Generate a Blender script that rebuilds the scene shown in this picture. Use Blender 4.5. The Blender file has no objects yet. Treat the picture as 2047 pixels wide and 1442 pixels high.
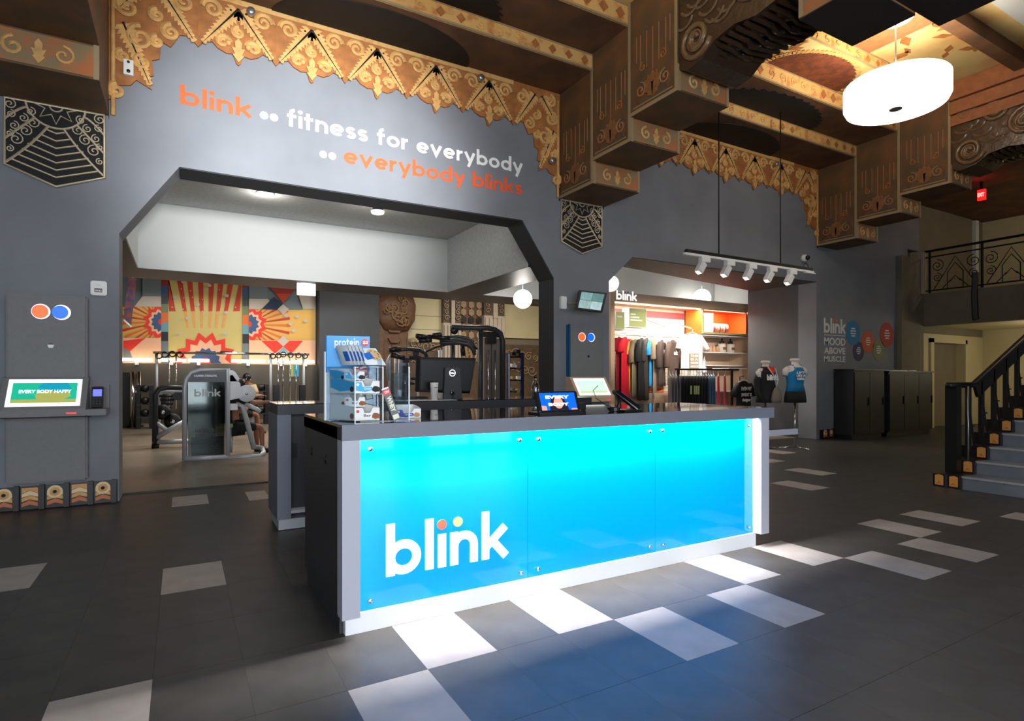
import bpy, bmesh, math, random
from mathutils import Vector, Matrix
random.seed(7)
sc = bpy.context.scene
COL = sc.collection
PI = math.pi

# ------------------------------------------------------------ camera
F = 1156.0; HX = 1023.5; HY = 753.0; YAW = math.atan((HX-362)/F); CH = 1.5
SY, CY = math.sin(YAW), math.cos(YAW)
cam = bpy.data.cameras.new('camera'); cam.sensor_width = 36; cam.lens = F/2047*36
cam.shift_y = 32/2047; cam.clip_start = .05; cam.clip_end = 200
camo = bpy.data.objects.new('camera', cam); COL.objects.link(camo)
camo.location = (0, 0, CH); camo.rotation_euler = (PI/2, 0, -YAW); sc.camera = camo
def ray(px, py):
    u = (px-HX)/F; v = (HY-py)/F
    return (SY+u*CY, CY-u*SY, v)
def fl(px, py, z=0.0):            # survey helper: photo point on a horizontal plane
    a = ray(px, py); t = (z-CH)/a[2]; return (a[0]*t, a[1]*t)
def wy(px, py, Y):                # photo point on a plane of constant Y -> x, z
    a = ray(px, py); t = Y/a[1]; return (a[0]*t, CH+a[2]*t)
def wx(px, py, X):                # photo point on a plane of constant X -> y, z
    a = ray(px, py); t = X/a[0]; return (a[1]*t, CH+a[2]*t)

# ------------------------------------------------------------ world, exposure, daylight
w = bpy.data.worlds.new('world'); sc.world = w; w.use_nodes = True
w.node_tree.nodes['Background'].inputs[0].default_value = (.75, .87, 1, 1)
w.node_tree.nodes['Background'].inputs[1].default_value = 1.5
sc.view_settings.view_transform = 'Standard'; sc.view_settings.look = 'None'
sc.view_settings.gamma = 1; sc.view_settings.exposure = 0.0
sc.view_settings.use_curve_mapping = False
def area(name, loc, rot, sx, sy, e, col=(1, 1, 1), spread=None):
    l = bpy.data.lights.new(name, 'AREA'); l.shape = 'RECTANGLE'; l.size = sx; l.size_y = sy
    l.energy = e; l.color = col
    if spread: l.spread = spread
    o = bpy.data.objects.new(name, l); COL.objects.link(o); o.location = loc; o.rotation_euler = rot
    return o
def point(name, loc, e, col=(1, 1, 1), r=.1):
    l = bpy.data.lights.new(name, 'POINT'); l.energy = e; l.color = col; l.shadow_soft_size = r
    o = bpy.data.objects.new(name, l); COL.objects.link(o); o.location = loc
    return o
def spot(name, loc, to, e, col, ang, blend=.4, r=.05):
    l = bpy.data.lights.new(name, 'SPOT'); l.energy = e; l.color = col; l.spot_size = ang; l.spot_blend = blend; l.shadow_soft_size = r
    o = bpy.data.objects.new(name, l); COL.objects.link(o); o.location = loc
    o.rotation_euler = (Vector(to)-Vector(loc)).to_track_quat('-Z', 'Y').to_euler()
    return o
WINX = [(-6.2, -4.2), (-3.6, -1.6), (-1.0, 1.0), (1.6, 3.6), (4.2, 6.2)]
WINE = [55, 190, 215, 160, 45]
for (a, b), e_ in zip(WINX, WINE):                 # daylight through the street windows behind the photographer
    area('daylight', ((a+b)/2, -4.15, 2.3), (PI/2, 0, 0), b-a-.1, 3.9, e_, (.9, .95, 1))
spot('added_wall_spot', (1.2, -3.0, 2.4), (1.7, 8.38, 4.25), 15000, (.98, 1, 1), math.radians(27), 1.0, .6)  # spot added inside the room to brighten the wall above the arch
# desk strip, shop and gym lighting
area('desk_strip_light', (2.6, 3.357, 1.196), (0, 0, 0), 3.5, .03, 215, (1, .965, .95))
area('shop_header_fill', (11.2, 10.84, 3.27), (math.radians(8), 0, 0), 4.2, .06, 260, (1, .93, .82))  # unseen light added under the header to brighten the shop
for x, y in [(1.5, 15.5), (6, 17), (11, 18), (7, 14.8)]:
    area('gym_ceiling_light', (x, y, 5.7), (0, 0, 0), 1.6, 1.6, 250, (1, .95, .87))

# ------------------------------------------------------------ materials
def lin(c):
    return tuple(((x/255)/12.92 if x/255 <= .04045 else ((x/255+.055)/1.055)**2.4) for x in c)+(1,)
MATS = {}
def mat(name, c, rough=.55, metal=0.0, emit=0.0, var=0.0, scale=8.0, bump=0.0, coat=0.0, spec=.5, c2=None, lo=.4, hi=.6):
    if name in MATS: return MATS[name]
    m = bpy.data.materials.new(name); m.use_nodes = True; nt = m.node_tree; b = nt.nodes['Principled BSDF']
    b.inputs['Base Color'].default_value = lin(c); b.inputs['Roughness'].default_value = rough
    b.inputs['Metallic'].default_value = metal; b.inputs['Specular IOR Level'].default_value = spec
    b.inputs['Coat Weight'].default_value = coat
    if var or bump or c2:
        tc = nt.nodes.new('ShaderNodeTexCoord'); n = nt.nodes.new('ShaderNodeTexNoise')
        n.inputs['Scale'].default_value = scale; n.inputs['Detail'].default_value = 5
        nt.links.new(tc.outputs['Object'], n.inputs['Vector'])
        if var or c2:
            r = nt.nodes.new('ShaderNodeValToRGB'); k = lin(c)
            r.color_ramp.elements[0].position = lo; r.color_ramp.elements[1].position = hi
            if c2: r.color_ramp.elements[0].color = k; r.color_ramp.elements[1].color = lin(c2)
            else:
                r.color_ramp.elements[0].position = .25; r.color_ramp.elements[1].position = .75
                r.color_ramp.elements[0].color = tuple(max(0, x*(1-var)) for x in k[:3])+(1,)
                r.color_ramp.elements[1].color = tuple(min(1, x*(1+var)) for x in k[:3])+(1,)
            nt.links.new(n.outputs['Fac'], r.inputs[0]); nt.links.new(r.outputs[0], b.inputs['Base Color'])
        if bump:
            bp = nt.nodes.new('ShaderNodeBump'); bp.inputs['Strength'].default_value = bump; bp.inputs['Distance'].default_value = .02
            nt.links.new(n.outputs['Fac'], bp.inputs['Height']); nt.links.new(bp.outputs[0], b.inputs['Normal'])
    if emit:
        b.inputs['Emission Color'].default_value = lin(c); b.inputs['Emission Strength'].default_value = emit
    MATS[name] = m; return m
def clear(name, c, rough=.02, alpha=.14):
    m = bpy.data.materials.new(name); m.use_nodes = True; nt = m.node_tree; nt.nodes.clear()
    o = nt.nodes.new('ShaderNodeOutputMaterial'); mx = nt.nodes.new('ShaderNodeMixShader')
    t = nt.nodes.new('ShaderNodeBsdfTransparent'); g = nt.nodes.new('ShaderNodeBsdfGlossy')
    g.inputs['Roughness'].default_value = rough; g.inputs['Color'].default_value = lin(c); t.inputs['Color'].default_value = lin(c)
    lw = nt.nodes.new('ShaderNodeLayerWeight'); lw.inputs['Blend'].default_value = .35
    mr = nt.nodes.new('ShaderNodeMapRange'); mr.inputs['To Min'].default_value = alpha*.4; mr.inputs['To Max'].default_value = min(1, alpha*3)
    nt.links.new(lw.outputs['Facing'], mr.inputs['Value']); nt.links.new(mr.outputs[0], mx.inputs[0])
    nt.links.new(t.outputs[0], mx.inputs[1]); nt.links.new(g.outputs[0], mx.inputs[2]); nt.links.new(mx.outputs[0], o.inputs[0])
    MATS[name] = m; return m
WALL = mat('grey_wall_paint', (120, 123, 130), .75, var=.12, scale=1.3)
WALLD = mat('charcoal_wall_paint', (66, 68, 72), .7, var=.1, scale=1.2)
WHITE = mat('white_plaster', (205, 207, 206), .8, var=.03, scale=2)
CEILG = mat('grey_ceiling_plaster', (176, 177, 175), .85, var=.12, scale=14)
CREAM = mat('cream_wall_paint', (196, 184, 146), .75, var=.08, scale=1.5)
TAUPE = mat('taupe_wall_paint', (120, 111, 92), .8, var=.12, scale=2)
FLOOR = mat('dark_vinyl', (58, 56, 54), .42, var=.34, scale=4.0, bump=.05, spec=.35)
FLOOR2 = mat('light_vinyl', (150, 144, 140), .45, var=.14, scale=5.0, bump=.05, spec=.35)
RUBBER = mat('gym_rubber_floor', (116, 106, 92), .4, var=.25, scale=1.4, spec=.5)
GOLD = mat('gilded_plaster_relief', (208, 160, 96), .6, var=.3, scale=9, bump=.3)
ORANGE = mat('burnt_orange_plaster', (158, 100, 50), .65, var=.35, scale=7, bump=.25)
BROWN = mat('stencilled_brown_plaster', (88, 68, 44), .65, bump=.2, scale=2.2, c2=(122, 80, 44), lo=.4, hi=.75)
BEAMTAN = mat('painted_tan_plaster', (136, 116, 82), .7, bump=.2, scale=4, c2=(176, 104, 56), lo=.42, hi=.62)
SOFF = mat('dark_brown_soffit', (84, 58, 38), .7, c2=(112, 76, 48), scale=1.8, lo=.4, hi=.66)
BAND = mat('ochre_stencil_band', (206, 164, 100), .6, c2=(182, 120, 62), scale=6, lo=.5, hi=.66)
MURALC = mat('pale_ochre_ceiling_paint', (214, 190, 130), .6, c2=(196, 144, 82), scale=1.0, lo=.45, hi=.72)
MEDAL = mat('brown_black_medallion', (16, 13, 11), .75, c2=(26, 19, 14), scale=5)  # medallion paint with the dimmer soffits' shade in its colour; also dark ornament parts
MEDAL2 = mat('lit_medallion', (120, 62, 34), .7, c2=(92, 44, 26), scale=6)  # same medallion paint, with the pendant's light put into the colour
RUST = mat('rust_ceiling_paint', (150, 92, 54), .7, var=.2, scale=9)
CARVED = mat('carved_dark_wood', (62, 44, 30), .3, var=.3, scale=10, bump=.5, spec=.7)
CARVHI = mat('polished_carving', (112, 86, 56), .28, var=.3, scale=10, spec=.8)
EDGE = mat('grey_gilt_edge', (150, 130, 98), .55)
IRON = mat('black_iron', (22, 21, 20), .45, metal=.3)
PEWTER = mat('pewter_grille', (196, 180, 152), .4, metal=.35)
BLACK = mat('black_plastic', (18, 18, 20), .4)
BLACKG = mat('gloss_black', (12, 12, 14), .08, coat=.6)
CHAR = mat('charcoal_laminate', (48, 49, 53), .45)
LAM = mat('grey_laminate', (176, 178, 190), .5)
COUNTER = mat('black_stone_worktop', (20, 20, 22), .06, coat=.4)
FASC = mat('slate_edge', (112, 117, 130), .45)
PANEL = mat('kiosk_grey', (116, 117, 118), .6, var=.06, scale=30)
KIOB = mat('kiosk_blue_side', (14, 84, 128), .5)
WP = mat('white_plastic', (226, 226, 224), .4)
WPL = mat('lit_white_plinth', (238, 240, 244), .4)
STEEL = mat('brushed_steel', (176, 176, 176), .3, metal=.8)
CHROME = mat('chrome', (220, 220, 220), .12, metal=1)
SILV = mat('silver_powder_coat', (186, 190, 196), .4, metal=.2)
DGREY = mat('graphite_powder_coat', (52, 54, 58), .4, metal=.2)
BLUEG = mat('backlit_blue_glass', (0, 146, 240), .06, emit=.64, coat=.5)
TXW = mat('white_lettering', (240, 240, 240), .6)
TXO = mat('orange_lettering', (238, 92, 44), .6)
TXL = mat('lit_white_lettering', (255, 255, 255), .5, emit=.9)
DOTO = mat('coral_dot', (240, 110, 84), .5, emit=.35)
DOTY = mat('sage_dot', (206, 202, 140), .5, emit=.3)
KO = mat('orange_light_disc', (250, 96, 36), .4, emit=1.1)
KB = mat('blue_light_disc', (10, 96, 220), .4, emit=1.1)
HALO = mat('disc_halo', (235, 215, 255), .4, emit=1.2)
LAMPW = mat('lit_opal_shade', (255, 250, 240), .4, emit=2.6)
GLOBE = mat('lit_globe', (255, 250, 242), .4, emit=5)
TUBE = mat('lit_tube', (255, 238, 214), .4, emit=7)
LEDM = mat('led_strip', (240, 248, 255), .4, emit=3)
REDL = mat('red_exit_light', (255, 20, 20), .4, emit=2.5)
SKIN = mat('skin', (150, 98, 72), .6)
CLOTHB = mat('black_cloth', (20, 20, 22), .85, bump=.2, scale=40)
BEIGEC = mat('beige_cloth', (206, 178, 132), .85)
ACR = clear('clear_acrylic', (240, 246, 250), .03, .1)
GLASSC = clear('clear_bottle_glass', (214, 222, 224), .03, .35)
SHROUD = clear('smoked_acrylic', (150, 160, 160), .05, .3)
ORP = mat('orange_laminate', (244, 84, 18), .5)
BEIGE = mat('warm_beige_laminate', (202, 172, 144), .6)
GREENL = mat('sage_green_board', (172, 180, 116), .6)

# ------------------------------------------------------------ mesh builder
class MB:
    def __init__(s): s.v = []; s.f = []; s.mi = []; s.ms = []; s.sm = []
    def mid(s, m):
        if m not in s.ms: s.ms.append(m)
        return s.ms.index(m)
    def add(s, vs, fs, m, smooth=False):
        k = len(s.v); i = s.mid(m); s.v += [tuple(p) for p in vs]
        for f in fs: s.f.append([k+j for j in f]); s.mi.append(i); s.sm.append(smooth)
        return s
    def box(s, x0, x1, y0, y1, z0, z1, m):
        x0, x1 = sorted((x0, x1)); y0, y1 = sorted((y0, y1)); z0, z1 = sorted((z0, z1))
        return s.add([(x, y, z) for x in (x0, x1) for y in (y0, y1) for z in (z0, z1)],
                     [(0, 1, 3, 2), (4, 6, 7, 5), (0, 4, 5, 1), (2, 3, 7, 6), (0, 2, 6, 4), (1, 5, 7, 3)], m)
    def obox(s, c, u, v, n, hu, hv, hn, m):   # oriented box: centre, axes, half sizes
        c, u, v, n = map(Vector, (c, u, v, n))
        return s.add([c+u*hu*a+v*hv*b+n*hn*d for a in (-1, 1) for b in (-1, 1) for d in (-1, 1)],
                     [(0, 1, 3, 2), (4, 6, 7, 5), (0, 4, 5, 1), (2, 3, 7, 6), (0, 2, 6, 4), (1, 5, 7, 3)], m)
    def prism(s, pts, m, o=(0, 0, 0), u=(1, 0, 0), v=(0, 0, 1), d=(0, .01, 0)):   # polygon (a,b)->o+a*u+b*v, swept by d
        o, u, v, d = map(Vector, (o, u, v, d)); P = [o+u*a+v*b for a, b in pts]; n = len(P)
        return s.add(P+[p+d for p in P], [list(range(n)), list(range(2*n-1, n-1, -1))]+[(i, i+n, (i+1) % n+n, (i+1) % n) for i in range(n)], m)
    def tube(s, pts, r, m, n=8, closed=False, sy=1.0):
        P = [Vector(p) for p in pts]; R = r if isinstance(r, (list, tuple)) else [r]*len(P)
        vs = []; L = len(P)
        up = None
        for i, p in enumerate(P):
            a = P[i-1] if (i > 0 or closed) else p; b = P[(i+1) % L] if (i < L-1 or closed) else p
            t = (b-a).normalized() if (b-a).length > 1e-9 else Vector((0, 0, 1))
            if up is None: up = Vector((0, 0, 1)) if abs(t.z) < .9 else Vector((1, 0, 0))
            x = t.cross(up)
            if x.length < 1e-4: up = Vector((0, 1, 0)) if abs(t.y) < .9 else Vector((1, 0, 0)); x = t.cross(up)
            x.normalize(); y = x.cross(t).normalized(); up = y
            for j in range(n):
                q = 2*PI*(j+.5)/n; vs.append(p+x*math.cos(q)*R[i]+y*math.sin(q)*R[i]*sy)
        fs = []
        for i in range(L if closed else L-1):
            i2 = (i+1) % L
            for j in range(n): fs.append((i*n+j, i*n+(j+1) % n, i2*n+(j+1) % n, i2*n+j))
        if not closed: fs += [list(range(n-1, -1, -1)), list(range((L-1)*n, L*n))]
        return s.add(vs, fs, m, n > 5)
    def lathe(s, prof, c, m, n=20, ax='z', sx=1, sy=1):
        vs = []
        for r, z in prof:
            for j in range(n):
                q = 2*PI*j/n; a, b = r*math.cos(q)*sx, r*math.sin(q)*sy
                p = {'z': (a, b, z), 'y': (a, z, b), 'x': (z, a, b)}[ax]
                vs.append((c[0]+p[0], c[1]+p[1], c[2]+p[2]))
        k = len(prof)
        fs = [(i*n+j, i*n+(j+1) % n, (i+1)*n+(j+1) % n, (i+1)*n+j) for i in range(k-1) for j in range(n)]
        fs += [list(range(n-1, -1, -1)), list(range((k-1)*n, k*n))]
        return s.add(vs, fs, m, True)
    def sph(s, c, r, m, n=16, sx=1, sy=1, sz=1):
        pr = [(max(.001, math.sin(PI*i/10))*r, -math.cos(PI*i/10)*r*sz) for i in range(11)]
        return s.lathe(pr, c, m, n, 'z', sx, sy)
    def build(s, name, parent=None, label=None, cat=None, group=None, kind=None, flat=False, bevel=0):
        me = bpy.data.meshes.new(name); o = bpy.data.objects.new(name, me); COL.objects.link(o)
        off = Vector((0, 0, 0))
        if parent is not None:
            off = world(parent); o.parent = parent
            xs = [p[i] for p in s.v for i in (0,)]; 
        lo = [min(p[i] for p in s.v) for i in range(3)]; hi = [max(p[i] for p in s.v) for i in range(3)]
        org = Vector(((lo[0]+hi[0])/2, (lo[1]+hi[1])/2, lo[2]))
        o.location = org-off; o['_w'] = list(org)
        me.from_pydata([(p[0]-org.x, p[1]-org.y, p[2]-org.z) for p in s.v], [], s.f)
        for m in s.ms: me.materials.append(m)
        for p, i, sm in zip(me.polygons, s.mi, s.sm): p.material_index = i; p.use_smooth = sm
        bm = bmesh.new(); bm.from_mesh(me)
        bmesh.ops.recalc_face_normals(bm, faces=bm.faces)
        if bevel:
            es = [e for e in bm.edges if len(e.link_faces) == 2 and e.calc_face_angle(0) > .6]
            bmesh.ops.bevel(bm, geom=es, offset=bevel, segments=2, affect='EDGES', clamp_overlap=True)
        bm.to_mesh(me); bm.free()
        tag(o, label, cat, group, kind)
        return o
def world(o):
    return Vector(o['_w'])
def tag(o, label=None, cat=None, group=None, kind=None):
    if label: o['label'] = label
    if cat: o['category'] = cat
    if group: o['group'] = group
    if kind: o['kind'] = kind
def thing(name, label, cat, loc, group=None):
    o = bpy.data.objects.new(name, None); COL.objects.link(o); o.location = loc; o['_w'] = list(loc)
    o.empty_display_size = .1
    tag(o, label, cat, group); return o
def arc(cx, cy, r, a0, a1, n=12, ry=None):
    return [(cx+r*math.cos(math.radians(a0+(a1-a0)*i/n)), cy+(ry or r)*math.sin(math.radians(a0+(a1-a0)*i/n))) for i in range(n+1)]
def spiral(cx, cz, r, a0, turns=1.75, n=26, cw=1, rmin=.12):
    return [(cx+(r*(1-(1-rmin)*i/n))*math.cos(math.radians(a0)+cw*2*PI*turns*i/n), cz+(r*(1-(1-rmin)*i/n))*math.sin(math.radians(a0)+cw*2*PI*turns*i/n)) for i in range(n+1)]

# ------------------------------------------------------------ stroke lettering (x-height = 1)
SW = .25
def letter(ch):
    w = SW; h = w/2; r = .5-h
    A = 1.5
    D = {
     'o': (1.0, [arc(.5, .5, r, 0, 360, 28)]),
     'b': (1.0, [[(h, 0), (h, A)], arc(.5, .5, r, 0, 360, 28)]),
     'd': (1.0, [[(1-h, 0), (1-h, A)], arc(.5, .5, r, 0, 360, 28)]),
     'p': (1.0, [[(h, -.45), (h, 1)], arc(.5, .5, r, 0, 360, 28)]),
     'g': (1.0, [[(1-h, 1), (1-h, -.1)]+arc(.5, -.1, r, 0, -150, 8), arc(.5, .5, r, 0, 360, 28)]),
     'l': (w, [[(h, 0), (h, A)]]),
     'i': (w, [[(h, 0), (h, 1)]]),
     'n': (.88, [[(h, 0), (h, 1)], [(h, .5)]+arc(.44, .56, .44-h, 180, 0, 12)+[(.88-h, 0)]]),
     'm': (1.4, [[(h, 0), (h, 1)], arc(.41, .6, .41-h, 180, 0, 10)+[(.82-h, 0)], arc(.98, .6, .41-h, 180, 0, 10)+[(1.4-h, 0)]]),
     'r': (.55, [[(h, 0), (h, 1)], [(h, .45)]+arc(.5, .5, r, 180, 85, 8)]),
     'e': (1.0, [arc(.5, .5, r, 0, 318, 26), [(h, .5), (1-h, .5)]]),
     'a': (1.0, [[(1-h, 0), (1-h, 1)], arc(.5, .5, r, 0, 360, 28)]),
     's': (.74, [arc(.37, .69, .24, 25, 270, 12, .19)+arc(.37, .31, .24, 90, -155, 12, .19)[1:]]),
     'f': (.62, [[(.26, 0)]+arc(.52, 1.15, .26, 180, 92, 8, .23), [(0, 1-h*.9), (.6, 1-h*.9)]]),
     't': (.62, [[(.26, 0), (.26, 1.35)], [(0, 1-h*.9), (.6, 1-h*.9)]]),
     'k': (.9, [[(h, 0), (h, A)], [(h, .36), (.8, .97)], [(.36, .56), (.82, .02)]]),
     'v': (.98, [[(.1, 1), (.49, .1), (.88, 1)]]),
     'y': (.98, [[(.1, 1), (.5, .12)], [(.88, 1), (.36, -.42)]]),
     ' ': (.42, []), '.': (.46, []),
    }
    return D[ch]
def stroke(mb, pts, w, m, o, u, v, d, sx, sz):
    P = [Vector(p) for p in pts]; n = len(P); closed = (P[0]-P[-1]).length < 1e-6
    if closed: P = P[:-1]; n -= 1
    L = []; R = []
    for i in range(n):
        a = P[i-1] if (i > 0 or closed) else None; b = P[(i+1) % n] if (i < n-1 or closed) else None
        t1 = (P[i]-a).normalized() if a is not None else None; t2 = (b-P[i]).normalized() if b is not None else None
        t1 = t1 or t2; t2 = t2 or t1
        nn = Vector((-t1.y-t2.y, t1.x+t2.x)).normalized(); k = max(.35, nn.dot(Vector((-t2.y, t2.x))))
        L.append(P[i]+nn*w/2/k); R.append(P[i]-nn*w/2/k)
    o, u, v, d = map(Vector, (o, u, v, d)); V = lambda p: o+u*p[0]*sx+v*p[1]*sz
    for i in range(n if closed else n-1):
        j = (i+1) % n
        q = [V(L[i]), V(L[j]), V(R[j]), V(R[i])]; q2 = [p+d for p in q]
        fs = [(0, 1, 2, 3), (7, 6, 5, 4), (0, 4, 5, 1), (2, 6, 7, 3)]
        if not closed and i == 0: fs.append((0, 3, 7, 4))
        if not closed and i == n-2: fs.append((1, 5, 6, 2))
        mb.add(q+q2, fs, m)
def disc(mb, c, r, m, o, u, v, d, sx, sz, n=20):
    mb.prism([((c[0]+r*math.cos(2*PI*i/n))*sx, (c[1]+r*math.sin(2*PI*i/n))*sz) for i in range(n)], m, o, u, v, d)
def textw(t, sp=.13):
    x = 0
    for ch in t: x += letter(ch)[0]+sp
    return x-sp
def word(mb, t, o, W, xh, m, u=(1, 0, 0), v=(0, 0, 1), d=(0, -.004, 0), sp=.13, dots=None):
    sx = W/textw(t, sp); x = 0; k = 0
    for ch in t:
        a, st = letter(ch)
        for q_, s_ in enumerate(st): stroke(mb, [(x+p[0], p[1]) for p in s_], SW, m, o, u, v, Vector(d)*(1+.18*q_), sx, xh)
        if ch == 'i' and dots is None: disc(mb, (x+SW/2, 1.33), .16, m, o, u, v, d, sx, xh)
        if ch == '.': disc(mb, (x+.23, .45), .22, m, o, u, v, d, sx, xh)
        if dots:
            if ch == 'i': disc(mb, (x+SW/2, 1.28), .15, dots[0], o, u, v, d, sx, xh); disc(mb, (x+SW/2+.5, 1.3), .15, dots[1], o, u, v, d, sx, xh)
        x += a+sp
def typeset(t, o, W, Hh, m, name, parent, u=(1, 0, 0), v=(0, 0, 1), bold=.03, depth=.004, label=None):
    cu = bpy.data.curves.new(name, 'FONT'); cu.body = t; cu.offset = bold; cu.extrude = .01; cu.size = 1; cu.resolution_u = 3
    to = bpy.data.objects.new('tmp', cu); COL.objects.link(to)
    dg = bpy.context.evaluated_depsgraph_get(); me = bpy.data.meshes.new_from_object(to.evaluated_get(dg))
    bpy.data.objects.remove(to)
    xs = [q.co.x for q in me.vertices]; ys = [q.co.y for q in me.vertices]; x0, x1, y0, y1 = min(xs), max(xs), min(ys), max(ys)
    u = Vector(u); v = Vector(v); n = u.cross(v).normalized(); org = Vector(o)
    base = world(parent) if parent is not None else Vector((0, 0, 0))
    for q in me.vertices:
        c = q.co.copy(); q.co = u*((c.x-x0)/(x1-x0)*W)+v*((c.y-y0)/(y1-y0)*Hh)+n*(c.z/.02*depth+depth/2)
    me.materials.clear(); me.materials.append(m)
    ob = bpy.data.objects.new(name, me); COL.objects.link(ob); ob['_w'] = list(org)
    if parent is not None: ob.parent = parent
    ob.location = org-base
    if label: ob['label'] = label
    return ob

# ------------------------------------------------------------ room shell
WY = 8.38
def S(mb, name, parent=None, **k): return mb.build(name, parent, kind='structure', **k)
fo = S(MB().box(-7.5, 25, -4.2, 8.86, -.2, -.006, FLOOR), 'floor')
S(MB().box(-7.5, 25, 8.86, 24.2, -.2, 0.0, RUBBER), 'floor')
# vinyl planks: dark field plus scattered light ones
TX0, TDX = -.122, .4062
TYR = [(.99, 1.585), (1.587, 2.185), (2.187, 2.784), (2.786, 3.37), (3.372, 3.99), (3.992, 4.64), (4.642, 5.262), (5.264, 5.9)]
light = set()
def lt(x, y):
    i = round((x-TX0-TDX/2)/TDX); j = min(range(8), key=lambda k: abs((TYR[k][0]+TYR[k][1])/2-y)); light.add((i, j))
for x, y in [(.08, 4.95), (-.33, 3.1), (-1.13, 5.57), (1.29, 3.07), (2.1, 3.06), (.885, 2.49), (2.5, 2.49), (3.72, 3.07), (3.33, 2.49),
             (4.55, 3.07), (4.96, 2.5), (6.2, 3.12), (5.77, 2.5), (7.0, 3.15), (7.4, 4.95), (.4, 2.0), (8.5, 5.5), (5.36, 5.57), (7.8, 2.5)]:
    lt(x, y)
def plank_mesh(y0, y1, m):
    hx = TDX/2-.0004
    b = bmesh.new(); bmesh.ops.create_cube(b, size=1)
    for q in b.verts: q.co = Vector((q.co.x*2*hx, q.co.y*(y1-y0), q.co.z*.006))
    me = bpy.data.meshes.new('vinyl_plank'); b.to_mesh(me); b.free(); me.materials.append(m); return me
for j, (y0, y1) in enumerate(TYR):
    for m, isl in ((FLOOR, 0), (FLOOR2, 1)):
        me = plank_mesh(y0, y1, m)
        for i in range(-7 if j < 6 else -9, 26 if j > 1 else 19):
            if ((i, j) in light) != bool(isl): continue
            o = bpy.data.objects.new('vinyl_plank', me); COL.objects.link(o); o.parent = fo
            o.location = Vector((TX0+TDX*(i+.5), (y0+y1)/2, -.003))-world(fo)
# distant light planks
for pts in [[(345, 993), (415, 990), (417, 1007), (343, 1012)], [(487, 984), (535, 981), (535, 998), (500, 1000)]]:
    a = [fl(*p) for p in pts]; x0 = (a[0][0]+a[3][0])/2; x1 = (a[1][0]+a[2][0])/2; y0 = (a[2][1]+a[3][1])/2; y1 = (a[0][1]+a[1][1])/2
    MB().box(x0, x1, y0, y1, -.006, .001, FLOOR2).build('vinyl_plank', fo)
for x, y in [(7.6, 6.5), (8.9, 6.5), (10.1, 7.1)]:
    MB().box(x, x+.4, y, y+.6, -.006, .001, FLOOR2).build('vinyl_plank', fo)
S(MB().box(-.7, 5.7, 8.845, 8.9, 0, .006, IRON), 'trim_1')

pts = [(-7.5, 0), (-.647, 0), (-.647, 3.22), (-.017, 4.136), (4.995, 4.14), (5.633, 3.22), (5.633, 0), (6.86, 0), (6.86, 3.26), (7.42, 3.765),
       (13.175, 3.765), (13.175, 0), (17.3, 0), (17.3, 5.0), (17.9, 5.0), (17.9, 6.75), (-7.5, 6.75)]
wallb = S(MB().prism(pts, WALL, (0, WY, 0), d=(0, .47, 0)), 'wall_back')
RV = mat('dark_reveal', (40, 42, 46), .7)  # thin liners added to darken the opening undersides and right jamb
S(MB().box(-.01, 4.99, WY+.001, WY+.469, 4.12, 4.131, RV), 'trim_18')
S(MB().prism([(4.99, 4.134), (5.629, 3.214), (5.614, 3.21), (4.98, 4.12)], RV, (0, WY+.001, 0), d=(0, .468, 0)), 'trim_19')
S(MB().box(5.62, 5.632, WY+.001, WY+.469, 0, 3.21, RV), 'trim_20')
S(MB().box(7.42, 13.17, WY+.001, WY+.469, 3.752, 3.764, RV), 'trim_21')
# second opening: deep header soffit and thick pier
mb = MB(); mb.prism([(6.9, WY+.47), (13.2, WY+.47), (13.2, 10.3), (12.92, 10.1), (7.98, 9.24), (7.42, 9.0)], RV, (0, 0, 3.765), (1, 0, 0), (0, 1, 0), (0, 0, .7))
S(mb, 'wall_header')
S(MB().box(13.175, 14.4, WY+.47, 10.3, 0, 4.5, WALLD), 'wall_pier')
S(MB().box(16.76, 17.9, WY-.12, WY, 0, 4.75, TAUPE), 'trim_2')
# left, front (street side) and right walls
S(MB().box(-7.8, -7.5, -4.2, 24.2, 0, 7.6, WALL), 'wall_left')
mb = MB(); xs = -7.5
for a, b in WINX:
    mb.box(xs, a, -4.1, -3.9, 0, 4.4, WALL); xs = b
mb.box(xs, 25, -4.1, -3.9, 0, 4.4, WALL); mb.box(-7.5, 25, -4.1, -3.9, 4.4, 7.6, WALL)
mb.box(-7.5, 25, -4.1, -3.9, 0, .06, WALL)
S(mb, 'wall_front')
for k, (a, b) in enumerate(WINX):
    mb = MB()
    for x in (a, (a+b)/2-.03, b-.06): mb.box(x, x+.06, -4.06, -3.94, .06, 4.4, IRON)
    for z in (.06, 2.6, 4.34): mb.box(a, b, -4.06, -3.94, z, z+.06, IRON)
    S(mb, 'window_%d' % (k+1))
S(MB().box(25, 25.2, -4.2, 24.2, 0, 7.6, CREAM), 'wall_right')

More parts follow.
